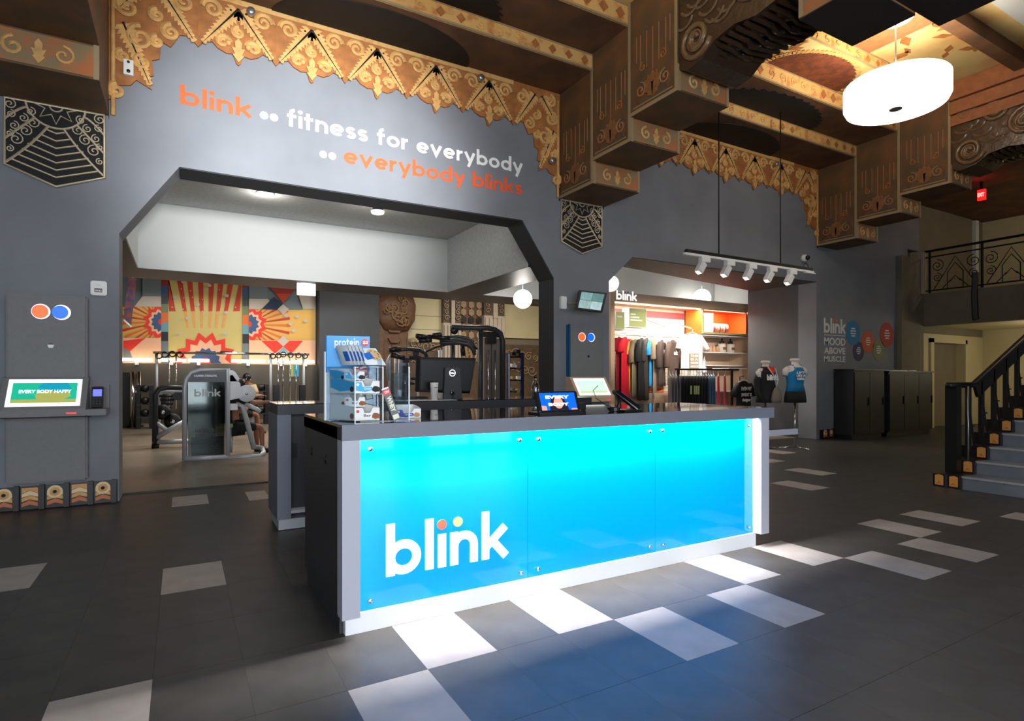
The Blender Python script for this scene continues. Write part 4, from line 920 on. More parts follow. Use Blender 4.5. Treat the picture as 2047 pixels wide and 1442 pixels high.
# track light
tk = thing('track_light', 'white track light with five spot heads hung on two cords', 'track light', (9.36, 7.2, 3.4))
ZK = 3.62
MB().box(7.6, 11.17, 7.18, 7.24, ZK+.03, ZK+.09, BLACK).build('carrier_bar', tk)
MB().box(7.55, 11.2, 7.17, 7.23, ZK-.01, ZK+.028, WP).build('track', tk)
MB().box(10.95, 11.24, 7.16, 7.24, ZK-.03, ZK-.01, WP).build('end_feed', tk)
for x in (8.43, 10.175): MB().tube([(x, 7.21, ZK+.09), (x, 7.21, 6.685)], .012, BLACK, 6).build('hanging_cord', tk)
MB().tube([(p, 7.2, q) for p, q in arc(10.97, ZK+.09, .08, 180, 0, 8)], .008, BLACK, 5).build('feed_cable', tk)
for px in (1400, 1450, 1494, 1535, 1575):
    x = wy(px+8, 530, 7.2)[0]; h = MB(); h.box(x-.11, x+.11, 7.15, 7.24, ZK-.1, ZK-.01, WP); hd = h.build('spot_head', tk, bevel=.008)
    ax = Vector((-.5, .1, -.86)).normalized(); c = Vector((x-.09, 7.2, ZK-.2)); sd = Vector((0, 1, 0)); n = ax.cross(sd).normalized()
    MB().obox(c, n, sd, ax, .062, .06, .1, WP).build('lamp_can', hd, bevel=.015); MB().tube([(x-.05, 7.2, ZK-.1), (x-.07, 7.2, ZK-.15)], .02, STEEL, 8).build('swivel', hd)
    MB().obox(c+ax*.101, n, sd, ax, .045, .045, .002, mat('spot_lens', (255, 244, 224), .3, emit=1.2)).build('lens', hd)
    spot('track_spot', tuple(c+ax*.12), (x+1.6, 10.6, 2.3), 700, (1, .93, .84), math.radians(36), .8, .04)

# ------------------------------------------------------------ gym entry ceiling with lit tray
ZL = 3.464
S(MB().box(-7.5, -.694, 8.852, 13.7, ZL, 4.9, CHAR), 'ceiling_entry')
S(MB().box(-.694, 14.4, 12.45, 13.7, ZL, 6.6, CHAR), 'ceiling_entry')
S(MB().box(5.401, 6.3, 8.852, 12.45, ZL, 4.9, CHAR), 'ceiling_entry')
S(MB().box(-.694, 5.401, 8.852, 12.45, 4.685, 4.9, CEILG), 'ceiling_entry')
S(MB().box(6.3, 14.4, 8.852, 12.45, 4.685, 4.9, WHITE), 'ceiling_entry')
tr = S(MB().box(-.694, 5.401, 12.43, 12.449, ZL+.002, 4.684, mat('tray_plaster', (166, 167, 165), .85)), 'trim_3')
S(MB().box(-.693, -.675, 8.853, 12.43, ZL+.002, 4.684, WHITE), 'trim_4')
S(MB().box(5.383, 5.4, 8.853, 12.43, ZL+.002, 4.684, CEILG), 'trim_5')
S(MB().box(6.301, 14.4, 12.43, 12.449, ZL+.002, 4.684, WHITE), 'trim_6')
S(MB().box(8.0, 14.4, 12.3, 12.42, 0, ZL-.004, WALLD), 'wall_shop_back')
area('tray_fill', (2.4, 9.3, 4.62), (math.radians(72), 0, 0), 5, .1, 12, (1, .99, .97))  # unseen fill added behind the arch to brighten the tray face
area('shop_ceiling_fill', (10, 10.9, 4.3), (PI, 0, 0), 4, 1.5, 14, (1, .98, .95))  # unseen upward fill added to brighten the shop ceiling
S(MB().box(-7.5, 14.4, 13.7, 24.2, 6.2, 6.5, mat('gym_dark_ceiling', (70, 66, 60), .8)), 'ceiling_gym')
S(MB().box(14.41, 14.7, 8.86, 24.2, 0, 6.5, CREAM), 'wall_gym_right')
YG_ = 22.0
S(MB().box(-7.5, 14.4, YG_+.2, YG_+.5, 0, 6.5, TAUPE), 'wall_gym_back')
S(MB().box(-2.05, -1.9, 14, YG_+.2, 0, 6.2, TAUPE), 'wall_gym_left')
S(MB().box(14.3, 14.4, 8.9, 12.4, 2.5, 4.68, WHITE), 'trim_17')
# exit sign in the gym entry
x, z = wy(612, 580, 12.7); t = thing('exit_sign', 'small white exit sign box with red glow over the gym entry', 'exit sign', (x, 12.7, z-.12))
MB().box(x-.19, x+.19, 12.67, 12.72, z-.12, z+.14, WP).build('sign_box', t, bevel=.008); MB().box(x-.1, x+.1, 12.65, 12.74, z+.14, ZL-.001, WP).build('mount', t)
MB().box(x-.18, x+.18, 12.721, 12.726, z-.1, z+.12, REDL).build('red_face', t)
x, z = wy(1328, 567, 10.2); MB().lathe([(.001, 0), (.03, .0), (.008, .04), (.008, .09), (.04, .1), (.001, .1)], (x, 10.2, 4.684-.1), STEEL, 12).build('sprinkler_head', None, 'tiny metal sprinkler head in the pale shop ceiling', 'sprinkler')

# ------------------------------------------------------------ mural (flat paint on a board), drawn in board coordinates
def Z6(x, y): return wy(230+x/4.807, 530+y/4.807, YG_)
mur = thing('wall_mural', 'large geometric sunburst mural in red, ochre and blue on the gym wall', 'mural', (1.2, YG_, 2))
MC = dict(tan=(204, 184, 112), red=(196, 62, 32), deep=(150, 44, 28), ora=(226, 112, 52), lor=(222, 158, 84), peach=(236, 184, 148), blue=(62, 88, 128), navy=(34, 50, 80), grey=(112, 122, 126), dgrey=(72, 78, 78), pale=(196, 184, 168), olive=(120, 128, 86), scar=(232, 56, 36), teal=(110, 158, 168), blk=(42, 44, 48), yel=(226, 176, 88))
lay = [0]
def poly(P, c, px=True):
    lay[0] += 1
    Q = [Z6(*p) for p in P] if px else P
    MB().prism(Q, mat('mural_'+c, MC[c], .7), (0, YG_+.19-.0015*lay[0], 0), d=(0, -.001, 0)).build('painted_shape', mur)
poly([(-60, 60), (1945, 60), (1945, 960), (-60, 960)], 'grey')
# centre panel
poly([(510, 90), (1228, 90), (1228, 950), (510, 950)], 'tan')
for k, tx in enumerate((-395, -245+0, -150, -45, 60, 150, 245, 370)):
    f = lambda x, y: (870+x*(1-(y-165)/1450), y)
    w_ = 26
    if k in (0, 7): w_ = 40
    poly([f(tx-w_, 90), f(tx+w_, 90), f(tx+w_*.9, 440), f(tx-w_*.9, 440)] if abs(tx) < 360 else [(max(510, f(tx-w_, 90)[0]), 90), (min(1228, f(tx+w_, 90)[0]), 90), (min(1228, f(tx+w_, 440)[0]), 440), (max(510, f(tx-w_, 440)[0]), 440)], 'red')
    if abs(tx) < 360: poly([f(tx-w_*.8, 442), f(tx+w_*.8, 442), f(tx+w_*.6, 605), f(tx-w_*.6, 605)], 'lor')
def star(cx, cy, ro, ri, n, c, a0=0, a1=360, clip=None):
    P = []
    m = int(n*(a1-a0)/360*2)
    for i in range(m+1):
        q = math.radians(a0+(a1-a0)*i/m); r = ro if i % 2 == 0 else ri; p = (cx+r*math.cos(q), cy-r*math.sin(q)); P.append(p)
    if a1-a0 < 360: P.append((cx, cy))
    poly(P, c)
for ro, ri, c in ((330, 262, 'scar'), (255, 205, 'peach'), (165, 140, 'blue'), (62, 52, 'scar')): star(872, 945, ro*.93, ri*.93, 14, c, 0, 180)
for x0_, cols in ((442, 1), (1228, 1)):
    for k, (a, b, c) in enumerate(((90, 190, 'deep'), (190, 290, 'blue'), (290, 370, 'dgrey'), (370, 455, 'olive'), (455, 550, 'ora'), (550, 640, 'teal'), (640, 730, 'blk'), (730, 950, 'grey'))):
        o_ = 22 if x0_ > 1000 else 0; poly([(x0_, a+o_), (x0_+66, a+o_), (x0_+66, b+o_), (x0_, b+o_)], c)
# side panels
for s_, cx, e in ((1, 1290, 22), (-1, 442, 0)):
    g = lambda x, y: (cx+s_*x, y+e)
    W_ = 640 if s_ > 0 else 400
    poly([g(0, 400), g(W_, 400), g(W_, 700), g(0, 700)], 'yel')
    for k in range(15):
        q = math.radians(-72+k*10.3); q2 = math.radians(-72+k*10.3+4)
        L1, L2 = 150, 400 if s_ > 0 else 380
        P = [(L1*math.cos(q), 545+L1*math.sin(q)), (L2*math.cos(q), 545+L2*math.sin(q)), (L2*math.cos(q2), 545+L2*math.sin(q2)), (L1*math.cos(q2), 545+L1*math.sin(q2))]
        def cl(p, o_=(0, 545)):
            x, y = p
            if y < 400: f = (400-545)/(y-545); x = x*f; y = 400
            if y > 700: f = (700-545)/(y-545); x = x*f; y = 700
            return (x, y)
        poly([g(*cl(p)) for p in P], 'ora' if k % 2 else 'red')
    def half(ro, ri, c):
        P = [g(0, 545-ro)]
        for i in range(13):
            q = math.radians(-90+15*i); r = ro if i % 2 else ri; P.append(g(r*math.cos(q), 545+r*math.sin(q)))
        P.append(g(0, 545+ro)); poly(P, c)
    for ro, ri, c in ((178, 140, 'scar'), (128, 105, 'peach'), (100, 80, 'blue'), (30, 26, 'scar')): half(ro, ri, c)
    poly([g(0, 700), g(W_, 700), g(W_, 950), g(0, 950)], 'peach')
    poly([g(0, 260), g(150, 260), g(260, 400), g(0, 400)], 'pale')
    poly([g(0, 90), g(180, 90), g(180, 300), g(0, 300)], 'grey')
    if s_ > 0:
        poly([g(190, 180), g(470, 180), g(330, 330)], 'deep'); poly([g(260, 250), g(400, 250), g(330, 345)], 'red')
        poly([g(240, 280), g(330, 345), g(270, 405), g(120, 400)], 'navy'); poly([g(330, 345), g(420, 280), g(520, 405), g(390, 405)], 'grey')
        poly([g(330, 350), g(385, 400), g(330, 455), g(275, 400)], 'pale'); poly([g(330, 655), g(385, 710), g(330, 760), g(275, 710)], 'pale')
        poly([g(120, 705), g(270, 705), g(330, 760), g(250, 830)], 'scar'); poly([g(390, 705), g(520, 705), g(410, 830), g(330, 760)], 'scar')
        poly([g(270, 830), g(330, 765), g(395, 830)], 'teal'); poly([g(460, 200), g(640, 200), g(640, 400), g(520, 400)], 'pale')
    else:
        poly([g(150, 700), g(365, 730), g(365, 790), g(300, 830)], 'scar'); poly([g(300, 830), g(365, 790), g(365, 930), g(260, 930)], 'grey')
rr = random.Random(11)
for x, y in ((575, 310), (1075, 293), (795, 378), (698, 512), (1068, 457), (610, 655), (1062, 655), (908, 195), (655, 160), (1645, 486), (1688, 565), (1717, 632), (1752, 495), (1832, 536)):
    poly([(x+20*math.cos(q), y+16*math.sin(q)) for q in [i*.63 for i in range(10)]], 'pale')
for k in range(22):
    x, y = 530+rr.random()*680, 220+rr.random()*400; poly([(x+7*math.cos(q), y+6*math.sin(q)) for q in [i*1.05 for i in range(6)]], 'pale')
# banner hanging at the left of the mural
P = [wy(*p, 19) for p in [(256, 556), (273, 556), (262, 652), (247, 640)]]
t = thing('hanging_banner', 'narrow patterned banner hanging at the left edge of the mural', 'banner', (P[2][0], 19, P[2][1]))
MB().prism(P, mat('banner_cloth', (128, 74, 62), .8, c2=(60, 60, 96), scale=5), (0, 19, 0), d=(0, .02, 0)).build('cloth', t)
MB().tube([(P[0][0]+.1, 19.01, P[0][1]), (P[0][0]+.1, 19.01, 6.2)], .01, STEEL, 5).build('suspension_wire', t); MB().tube([(P[3][0], 18.99, P[3][1]), (P[2][0], 18.99, P[2][1]-.03)], .03, WP, 6).build('bottom_rod', t)

# light ledge, tubes, and dark mirror wall under the mural
a = wy(232, 735, YG_)[0]; b = wy(640, 735, YG_)[0]
S(MB().box(a, b, YG_+.02, YG_+.2, 0, 1.93, mat('dim_mirror', (84, 78, 68), .5, metal=.2)), 'trim_7')
for k, (p0, p1) in enumerate(((240, 305), (312, 372), (376, 418), (462, 530), (536, 590), (594, 628))):
    x0_, x1_ = wy(p0, 722, 21.8)[0], wy(p1, 722, 21.8)[0]; z = 2.03
    t = thing('light_tube', 'glowing horizontal light tube under the mural, %s from the left' % ['first', 'second', 'third', 'fourth', 'fifth', 'last'][k], 'light', ((x0_+x1_)/2, 21.8, z), 'light tubes under the mural'); MB().box((x0_+x1_)/2-.05, (x0_+x1_)/2+.05, 21.82, 22.02, z-.16, z-.1+.04, WP).build('bracket', t); MB().tube([(x0_, 21.8, z), (x1_, 21.8, z)], .055, TUBE, 8).build('tube', t) if 1 else (None, 'glowing horizontal light tube under the mural, %s from the left' % ['first', 'second', 'third', 'fourth', 'fifth', 'last'][k], 'light', 'light tubes under the mural')
# far wall right of the mural
def G(px, py): return wy(px, py, YG_)
def wallplate(p0, p1, p2, m, name, dep=.1, kind=None):
    (a, z1), (b, _), (_, z0) = G(*p0), G(*p1), G(*p2); return (a, b, z0, z1)
def fw(x0_, x1_, z0, z1, m, name, dep=.1):
    a, b = G(x0_, 650)[0], G(x1_, 650)[0]
    return S(MB().box(a, b, YG_+.2-dep, YG_+.19, z0, z1, m), name)
fw(634, 752, 0, 6, WALLD, 'wall_far_dark', .6)
PIL = mat('carved_brown_stone', (98, 68, 44), .6, var=.3, scale=8, bump=.5); PILH = mat('carved_highlight_stone', (150, 124, 92), .55, var=.2, scale=8)
LST = mat('pale_fluted_stone', (178, 164, 146), .7, var=.1, scale=5)
DST = mat('dark_carved_stone', (84, 66, 48), .6, var=.3, scale=6, bump=.5)
pb = fw(753, 811, 0, 6, PIL, 'trim_8', .5)
x0_, x1_ = G(753, 650)[0], G(811, 650)[0]; yp = YG_-.3
mb = MB(); mb.lathe([(.5, 3.3), (.75, 3.7), (.8, 4.3), (.7, 4.6)], ((x0_+x1_)/2+.1, yp, 0), PIL, 14, sy=.35); mb.build('capital', pb)
PIL2 = mat('light_brown_scroll', (118, 88, 60), .5, var=.3, scale=9)  # slightly lighter than the capital so its scrolls stand out
for k in range(13): MB().tube([(p, yp-.3, q) for p, q in spiral((x0_+x1_)/2+.1+(.1+.035*k)*math.cos(k*2.2), 4.0+(.1+.035*k)*math.sin(k*2.2), .17+.03*(k % 3), k*70, 1.5, 14)], .035, PIL2, 5).build('acanthus_scroll', pb)
for k, z in enumerate((3.25, 2.85, 2.45)):
    MB().prism([(-.3+.05*k, z+.12), (.3-.05*k, z+.12), (.2-.05*k, z-.05), (-.2+.05*k, z-.05)], PIL, ((x0_+x1_)/2, yp, 0), d=(0, -.12, 0)).build('pendant_moulding', pb)
for k in range(4): MB().box(x0_+.2+.3*k, x0_+.22+.3*k, yp-.02, yp, 0, 3, DST).build('flute', pb)
fw(811, 890, 2.9, 6, CREAM, 'wall_far_cream')
for z in (3.4, 3.95): MB().box(G(811, 650)[0], G(888, 650)[0], YG_+.085, YG_+.1, z, z+.015, TAUPE).build('joint_line', bpy.data.objects['wall_far_cream'])
c1 = fw(811, 1080, 0, 2.9, DST, 'wall_far_carved', .2)
fw(1005, 1080, 3.2, 6, CREAM, 'wall_far_cream')
for k in range(40):
    px = 812+264*((k*37) % 40)/40; z = 1.7+1.2*((k*23) % 40)/40
    MB().tube([(p, YG_-.02, q) for p, q in spiral(G(px, 700)[0], z, .16+.05*(k % 3), k*50, 1.5, 12, 1 if k % 2 else -1)], .025, PILH, 4).build('carved_scroll', c1)
for (a, b, zt_) in ((884, 919, 3.7), (965, 1006, 4.1)):
    pl = fw(a, b, 0, zt_, LST, 'trim_9' if a < 900 else 'trim_10', .35)
    xa, xb = G(a, 650)[0], G(b, 650)[0]; n = 5
    for k in range(n): MB().box(xa+(xb-xa)*(k+.15)/n, xa+(xb-xa)*(k+.75)/n, YG_-.21, YG_-.15, 0, zt_-.1, LST).build('flute', pl)
    MB().box(xa+(xb-xa)*.4, xa+(xb-xa)*.6, YG_-.24, YG_-.15, zt_-.1, 6, LST).build('flute', pl)
    MB().box(xa, xb, YG_-.12, YG_+.1, zt_, 6, DST).build('carved_head', pl)
    for k in range(6):
        z = zt_+.2+.25*k
        for sg in (.18, .82): MB().tube([(p, YG_-.16, q) for p, q in spiral(xa+(xb-xa)*sg, z, .12, 60*k, 1.3, 10)], .025, PILH, 4).build('carved_scroll', pl)
gr = fw(919, 965, 1.0, 6, PIL, 'trim_11', .15)
xa, xb = G(919, 650)[0], G(965, 650)[0]
for r in range(9):
    for c in range(3):
        x = xa+(xb-xa)*(c+.5)/3; z = 2.6+r*.32
        MB().prism([(x+.14*math.cos(q), z+.16*math.sin(q)) for q in [i*1.05+.5 for i in range(6)]], BLACK if (r % 3 == 1) else PILH, (0, YG_+.02, 0), d=(0, -.03, 0)).build('pierced_scale', gr)
for k in range(5): MB().tube([((xa+xb)/2+(k-2)*.15, YG_, 2.1), ((xa+xb)/2+(k-2)*.28, YG_-.03, 2.75)], .06, PILH, 5).build('fan_leaf', gr)

# ------------------------------------------------------------ gym machines
def T(parent, name, P, Y, r, m, n=8, label=None, Y2=None):
    Q = []
    for i, p in enumerate(P):
        y = Y if not isinstance(Y, (list, tuple)) else Y[i]; a = wy(p[0], p[1], y); Q.append((a[0], y, a[1]))
    return MB().tube(Q, r, m, n).build(name, parent, label)
def R_(parent, name, p0, p1, Y, dep, m, bevel=0):
    a = wy(*p0, Y); b = wy(*p1, Y); return MB().box(a[0], b[0], Y, Y+dep, min(a[1], b[1]), max(a[1], b[1]), m).build(name, parent, bevel=bevel)
YM = 11.75
m1 = thing('shrouded_weight_machine', 'silver framed weight machine with clear shroud inside the gym entry', 'weight machine', (.4, YM, 0))
T(m1, 'frame', [(369, 921), (369, 775), (372, 758), (382, 745), (400, 740), (455, 738), (455, 919)], YM, .042, SILV)
T(m1, 'base_rail', [(369, 918), (455, 914)], YM, .05, SILV)
R_(m1, 'header_plate', (378, 744), (450, 764), YM, .05, DGREY)
R_(m1, 'clear_shroud', (376, 764), (449, 912), YM+.01, .01, SHROUD)
R_(m1, 'lower_panel', (382, 875), (447, 910), YM+.02, .02, DGREY)
a = wy(382, 878, YM+.01); b = wy(447, 878, YM+.01)
for k, px in enumerate((400, 412, 424)): T(m1, 'guide_rod', [(px, 768), (px, 905)], YM+.15, .012, CHROME, 6)
R_(m1, 'weight_stack', (396, 800), (430, 905), YM+.12, .12, mat('stack_grey', (110, 112, 112), .4, metal=.3))
for s_, p0, wd, hh, mm in (('HAMMER STRENGTH', (388, 754), 45, 4, SILV), ('HAMMER', (390, 866), 40, 7, BLACK), ('STRENGTH', (390, 876), 42, 7, BLACK)):
    o = wy(p0[0], p0[1], YM-.005); e_ = wy(p0[0]+wd, p0[1], YM-.005); typeset(s_, (o[0], YM-.006, o[1]), e_[0]-o[0], hh/1156*11.5, mm, 'machine_lettering', m1, bold=.03)
mb = MB(); o = wy(382, 790, YM+.005); word(mb, 'blink', (o[0]+.05, YM+.004, o[1]-.03), .42, .09, mat('faint_print', (190, 196, 196), .5)); mb.build('shroud_print', m1)
T(m1, 'foot_rail', [(455, 916), (520, 912), (527, 905), (524, 896), (505, 893)], [YM, YM, YM+.1, YM+.4, YM+.5], .045, SILV)
T(m1, 'diagonal_post', [(472, 808), (485, 812), (508, 898)], YM+.3, .05, SILV)
T(m1, 'seat_post', [(460, 905), (463, 855)], YM+.45, .04, SILV)
R_(m1, 'green_seat_pad', (452, 848), (471, 856), YM+.35, .35, mat('lime_vinyl', (132, 196, 78), .5), .02)
mb = MB(); a = wy(468, 780, YM+.1)
mb.prism([(a[0]-.13, a[1]+.28), (a[0]-.02, a[1]+.3), (a[0]+.1, a[1]+.12), (a[0]+.14, a[1]-.14), (a[0]-.13, a[1]-.2)], mat('white_cover', (214, 216, 220), .4), (0, YM+.05, 0), d=(0, .12, 0)); mb.build('side_cover', m1, bevel=.02)
mb = MB(); a = wy(466, 752, YM+.1); mb.prism([(a[0]-.12, a[1]+.12), (a[0]+.02, a[1]+.1), (a[0]+.11, a[1]-.05), (a[0]+.08, a[1]-.12), (a[0]-.12, a[1]-.12)], MATS['white_cover'], (0, YM+.05, 0), d=(0, .12, 0)); mb.build('upper_cover', m1, bevel=.02)
a = wy(493, 787, YM+.15); MB().lathe([(.001, 0), (.15, 0), (.16, .015), (.16, .05), (.001, .05)], (a[0], YM+.12, a[1]), MATS['white_cover'], 28, 'y').build('cam_disc', m1)
MB().lathe([(.001, 0), (.025, 0), (.025, .02), (.001, .02)], (a[0], YM+.1, a[1]), STEEL, 14, 'y').build('cam_hub', m1)
T(m1, 'arm_lever', [(490, 808), (512, 818), (520, 824)], YM+.3, .045, SILV)
R_(m1, 'stop_block', (456, 808), (475, 820), YM+.1, .15, MATS['white_cover'])
# plate loaded machine at left
m2 = thing('plate_loaded_machine', 'dark plate loaded row machine behind the shrouded machine', 'weight machine', (-.2, 14.1, 0)); YA = 14.2
T(m2, 'main_frame', [(310, 892), (310, 790), (318, 778), (335, 775), (372, 776)], YA, .06, DGREY)
T(m2, 'inner_frame', [(316, 885), (316, 795), (324, 784), (372, 782)], YA+.6, .05, SILV)
T(m2, 'base_beam', [(305, 885), (380, 882)], YA, .05, SILV); T(m2, 'diagonal_beam', [(312, 875), (370, 842)], YA, .055, SILV); T(m2, 'brace', [(312, 845), (332, 860)], YA, .045, SILV)
T(m2, 'foot', [(303, 893), (318, 893)], YA, .06, BLACK)
for px, py in ((325, 824), (345, 842)):
    a = wy(px, py, YA+.2); MB().lathe([(.001, 0), (.16, 0), (.16, .12), (.001, .12)], (a[0], YA+.1, a[1]), BLACK, 20, 'y').build('plate', m2); MB().lathe([(.001, 0), (.04, 0), (.04, .1), (.001, .1)], (a[0], YA+.03, a[1]), CHROME, 12, 'y').build('plate_horn', m2)
for k in range(4): T(m2, 'cross_bar', [(318+k*2, 792+k*8), (350-k*2, 792+k*8)], YA+.4, .03, DGREY)
R_(m2, 'pad', (345, 785), (370, 800), YA+.3, .2, BLACK, .03)
# steel posts at the far left
for k, px in enumerate((258, 270)):
    a = wy(px, 850, 20.4); t = thing('weight_post', 'chrome and black weight tower at the far left of the gym, %s one' % ('nearer the doorway' if k == 0 else 'right'), 'weight tower', (a[0], 20.4, 0))
    MB().box(a[0]-.15, a[0]+.0, 20.35, 20.6, 0, 1.62, BLACK).build('column', t); MB().tube([(a[0]+.08, 20.35, 0), (a[0]+.08, 20.35, 1.64)], .07, CHROME, 12).build('chrome_post', t); MB().box(a[0]-.2, a[0]+.2, 20.3, 20.7, 0, .04, BLACK).build('foot_plate', t)
# crossover rig
YC = 17.2
m3 = thing('cable_crossover', 'tall chrome cable crossover rig spanning in front of the mural', 'cable machine', (1.2, YC, 0))
T(m3, 'top_bar', [(306, 705), (618, 709)], YC, .03, CHROME, 6); T(m3, 'top_bar', [(440, 703), (500, 707)], YC+.3, .02, CHROME, 6)
for px in (313, 338, 352, 541, 556, 566, 580, 592, 607): T(m3, 'upright', [(px, 706), (px, 818)], YC+.05*(px % 3), .035 if px in (313, 541, 607) else .018, SILV if px in (313, 541, 607) else CHROME, 6)
for px, py in ((318, 712), (330, 709), (345, 708), (360, 709), (545, 712), (556, 711), (566, 709), (580, 710), (596, 711), (609, 712)):
    a = wy(px, py, YC); MB().tube([(p, YC-.05, q) for p, q in arc(a[0], a[1], .07, 0, 340, 10)], .018, BLACK, 5, closed=True).build('pulley', m3)
for px in (320, 548, 600): R_(m3, 'weight_stack', (px, 770), (px+11, 815), YC, .2, BLACK)
# dumbbell racks and dumbbells
def rack(px0, px1, Y, label, n, grp, rows=(.35, .7, 1.05)):
    a = wy(px0, 800, Y)[0]; b = wy(px1, 800, Y)[0]; t = thing('dumbbell_rack', label, 'rack', ((a+b)/2, Y, 0))
    for x in (a+.05, b-.05): MB().box(x-.05, x+.05, Y, Y+.5, 0, rows[-1]+.2, BLACK).build('upright', t)
    for z in rows: MB().box(a, b, Y-.02, Y+.45, z-.03, z, DGREY).build('shelf', t)
    first = None
    for z in rows:
        for k in range(n):
            x = a+.2+(b-a-.4)*k/(n-1)
            if first is None:
                o = MB().lathe([(.001, 0), (.09, 0), (.1, .03), (.1, .1), (.035, .12), (.035, .24), (.1, .26), (.1, .33), (.09, .36), (.001, .36)], (x, Y+.03, z+.102), BLACK, 10, 'y').build('dumbbell', None, 'black dumbbell in the rows of the %s' % grp, 'dumbbell', 'dumbbells on the '+grp); first = o
            else:
                o = first.copy(); COL.objects.link(o); o.location = first.location+Vector((x-x0f, 0, z-z0f)); 
            if first is o: x0f, z0f = x, z
rack(272, 306, 19.6, 'black three tier dumbbell rack left of the crossover rig', 4, 'left rack')
rack(505, 537, 19.6, 'black three tier dumbbell rack behind the person in beige', 4, 'right rack')
rack(376, 450, 20.8, 'long black dumbbell rack far behind the shrouded machine', 8, 'far rack')
for px, c, nm in ((578, (154, 170, 96), 'olive'), (588, (30, 160, 200), 'blue')):
    a = wy(px, 753, 21); b = wy(px+9, 730, 21)
    MB().box(a[0], b[0], 20.98, 21.0, a[1], b[1], mat('poster_'+nm, c, .6, emit=.2)).build('wall_poster', None, 'small %s poster seen through the crossover rig' % nm, 'poster')
# lat pulldown
YL = 13.4
m4 = thing('pulldown_machine', 'tall graphite pulldown machine behind the monitor', 'weight machine', (6.2, YL, 0))
T(m4, 'top_beam', [(902, 655), (975, 656), (990, 659), (1000, 667), (1005, 682), (1005, 860)], YL, .075, DGREY)
T(m4, 'upright', [(960, 657), (960, 882)], YL, .07, DGREY)
R_(m4, 'weight_stack', (968, 676), (1001, 860), YL+.05, .1, mat('stack_taupe', (112, 104, 98), .5)); R_(m4, 'stack_head', (966, 663), (998, 675), YL, .1, BLACK)
R_(m4, 'carriage', (973, 674), (993, 687), YL-.05, .1, BLACK, .01)
for px in (976, 990): T(m4, 'guide_rod', [(px, 700), (px, 860)], YL-.02, .018, CHROME, 6)
T(m4, 'cable', [(983, 688), (983, 860)], YL-.02, .008, BLACK, 5)
a = wy(907, 661, YL); MB().lathe([(.001, 0), (.1, 0), (.1, .05), (.001, .05)], (a[0], YL-.05, a[1]), BLACK, 20, 'y').build('pulley', m4)
T(m4, 'front_cable', [(901, 662), (901, 685), (910, 692)], YL, .01, BLACK, 5)
for k in range(3): T(m4, 'curved_arm', [(880, 676+k*5), (915, 673+k*6), (935, 677+k*6), (945, 687+k*6), (949, 700+k*5)], YL-.3-.1*k, .045, DGREY)
T(m4, 'lat_bar', [(852, 703), (870, 695), (893, 689), (920, 688), (940, 693), (954, 697)], YL-.5, .028, BLACK)
T(m4, 'back_post', [(905, 680), (903, 800)], YL-.3, .06, DGREY); T(m4, 'hanging_grip', [(924, 690), (926, 712)], YL-.3, .06, BLACK)
m5 = thing('press_machine', 'dark press machine with black grips left of the monitor', 'weight machine', (4.7, 13, 0)); YQ = 13.0
T(m5, 'upright', [(880, 700), (880, 860)], YQ+.3, .05, SILV)
T(m5, 'grip_arm', [(835, 676), (860, 673), (880, 676), (898, 678)], YQ, .055, BLACK); T(m5, 'grip_arm', [(780, 702), (815, 698), (838, 700), (850, 706), (853, 714)], YQ, .05, DGREY)
for p0, p1 in (((832, 672), (852, 674)), ((838, 682), (862, 680)), ((866, 671), (882, 669)), ((778, 700), (800, 697)), ((782, 710), (808, 716))): T(m5, 'hand_grip', [p0, p1], YQ-.2, .06, BLACK)
R_(m5, 'crosshead', (818, 712), (842, 720), YQ, .3, BLACK); R_(m5, 'column', (806, 716), (818, 860), YQ, .12, DGREY); R_(m5, 'pad', (826, 702), (838, 712), YQ, .2, DGREY, .02)
for px in (778, 790, 798, 803): T(m5, 'guide_rod', [(px, 716), (px, 860)], YQ+.2, .025, SILV, 6)
T(m5, 'head_curve', [(776, 760), (775, 722), (780, 712), (795, 709), (803, 718)], YQ, .04, SILV)
for px, py in ((822, 757), (816, 767)): T(m5, 'peg', [(px, py), (px+12, py)], YQ-.2, .035, BLACK)
T(m5, 'inner_post', [(836, 730), (836, 860)], YQ+.2, .03, SILV, 6)
# blue storage tower
m6 = thing('storage_tower', 'narrow navy accessory tower with shelves right of the pulldown machine', 'rack', (7.6, 13.6, 0)); YS = 13.7
NAVY = mat('navy_powder_coat', (22, 34, 78), .4)
for px in (1016, 1043): T(m6, 'upright', [(px, 706), (px, 860)], YS, .06, NAVY, 4)
T(m6, 'slotted_strip', [(1018, 707), (1018, 860)], YS-.08, .02, SILV, 4)
for py in (714, 737, 760, 783, 802): T(m6, 'shelf', [(1018, py), (1041, py)], YS, .035, BLACK, 4)
for k, (px, py) in enumerate(((1024, 727), (1034, 730), (1025, 752), (1035, 752), (1024, 776), (1034, 778), (1028, 797))):
    m = [WP, STEEL, mat('box_tan', (176, 140, 92), .6)][k % 3]
    R_(m6, 'stored_item', (px, py), (px+6, py+7), YS-.05, .15, m)
for px, py in ((1024, 708), (1033, 703), (1038, 709)): R_(m6, 'top_item', (px, py-4), (px+7, py+3), YS, .2, BLACK)

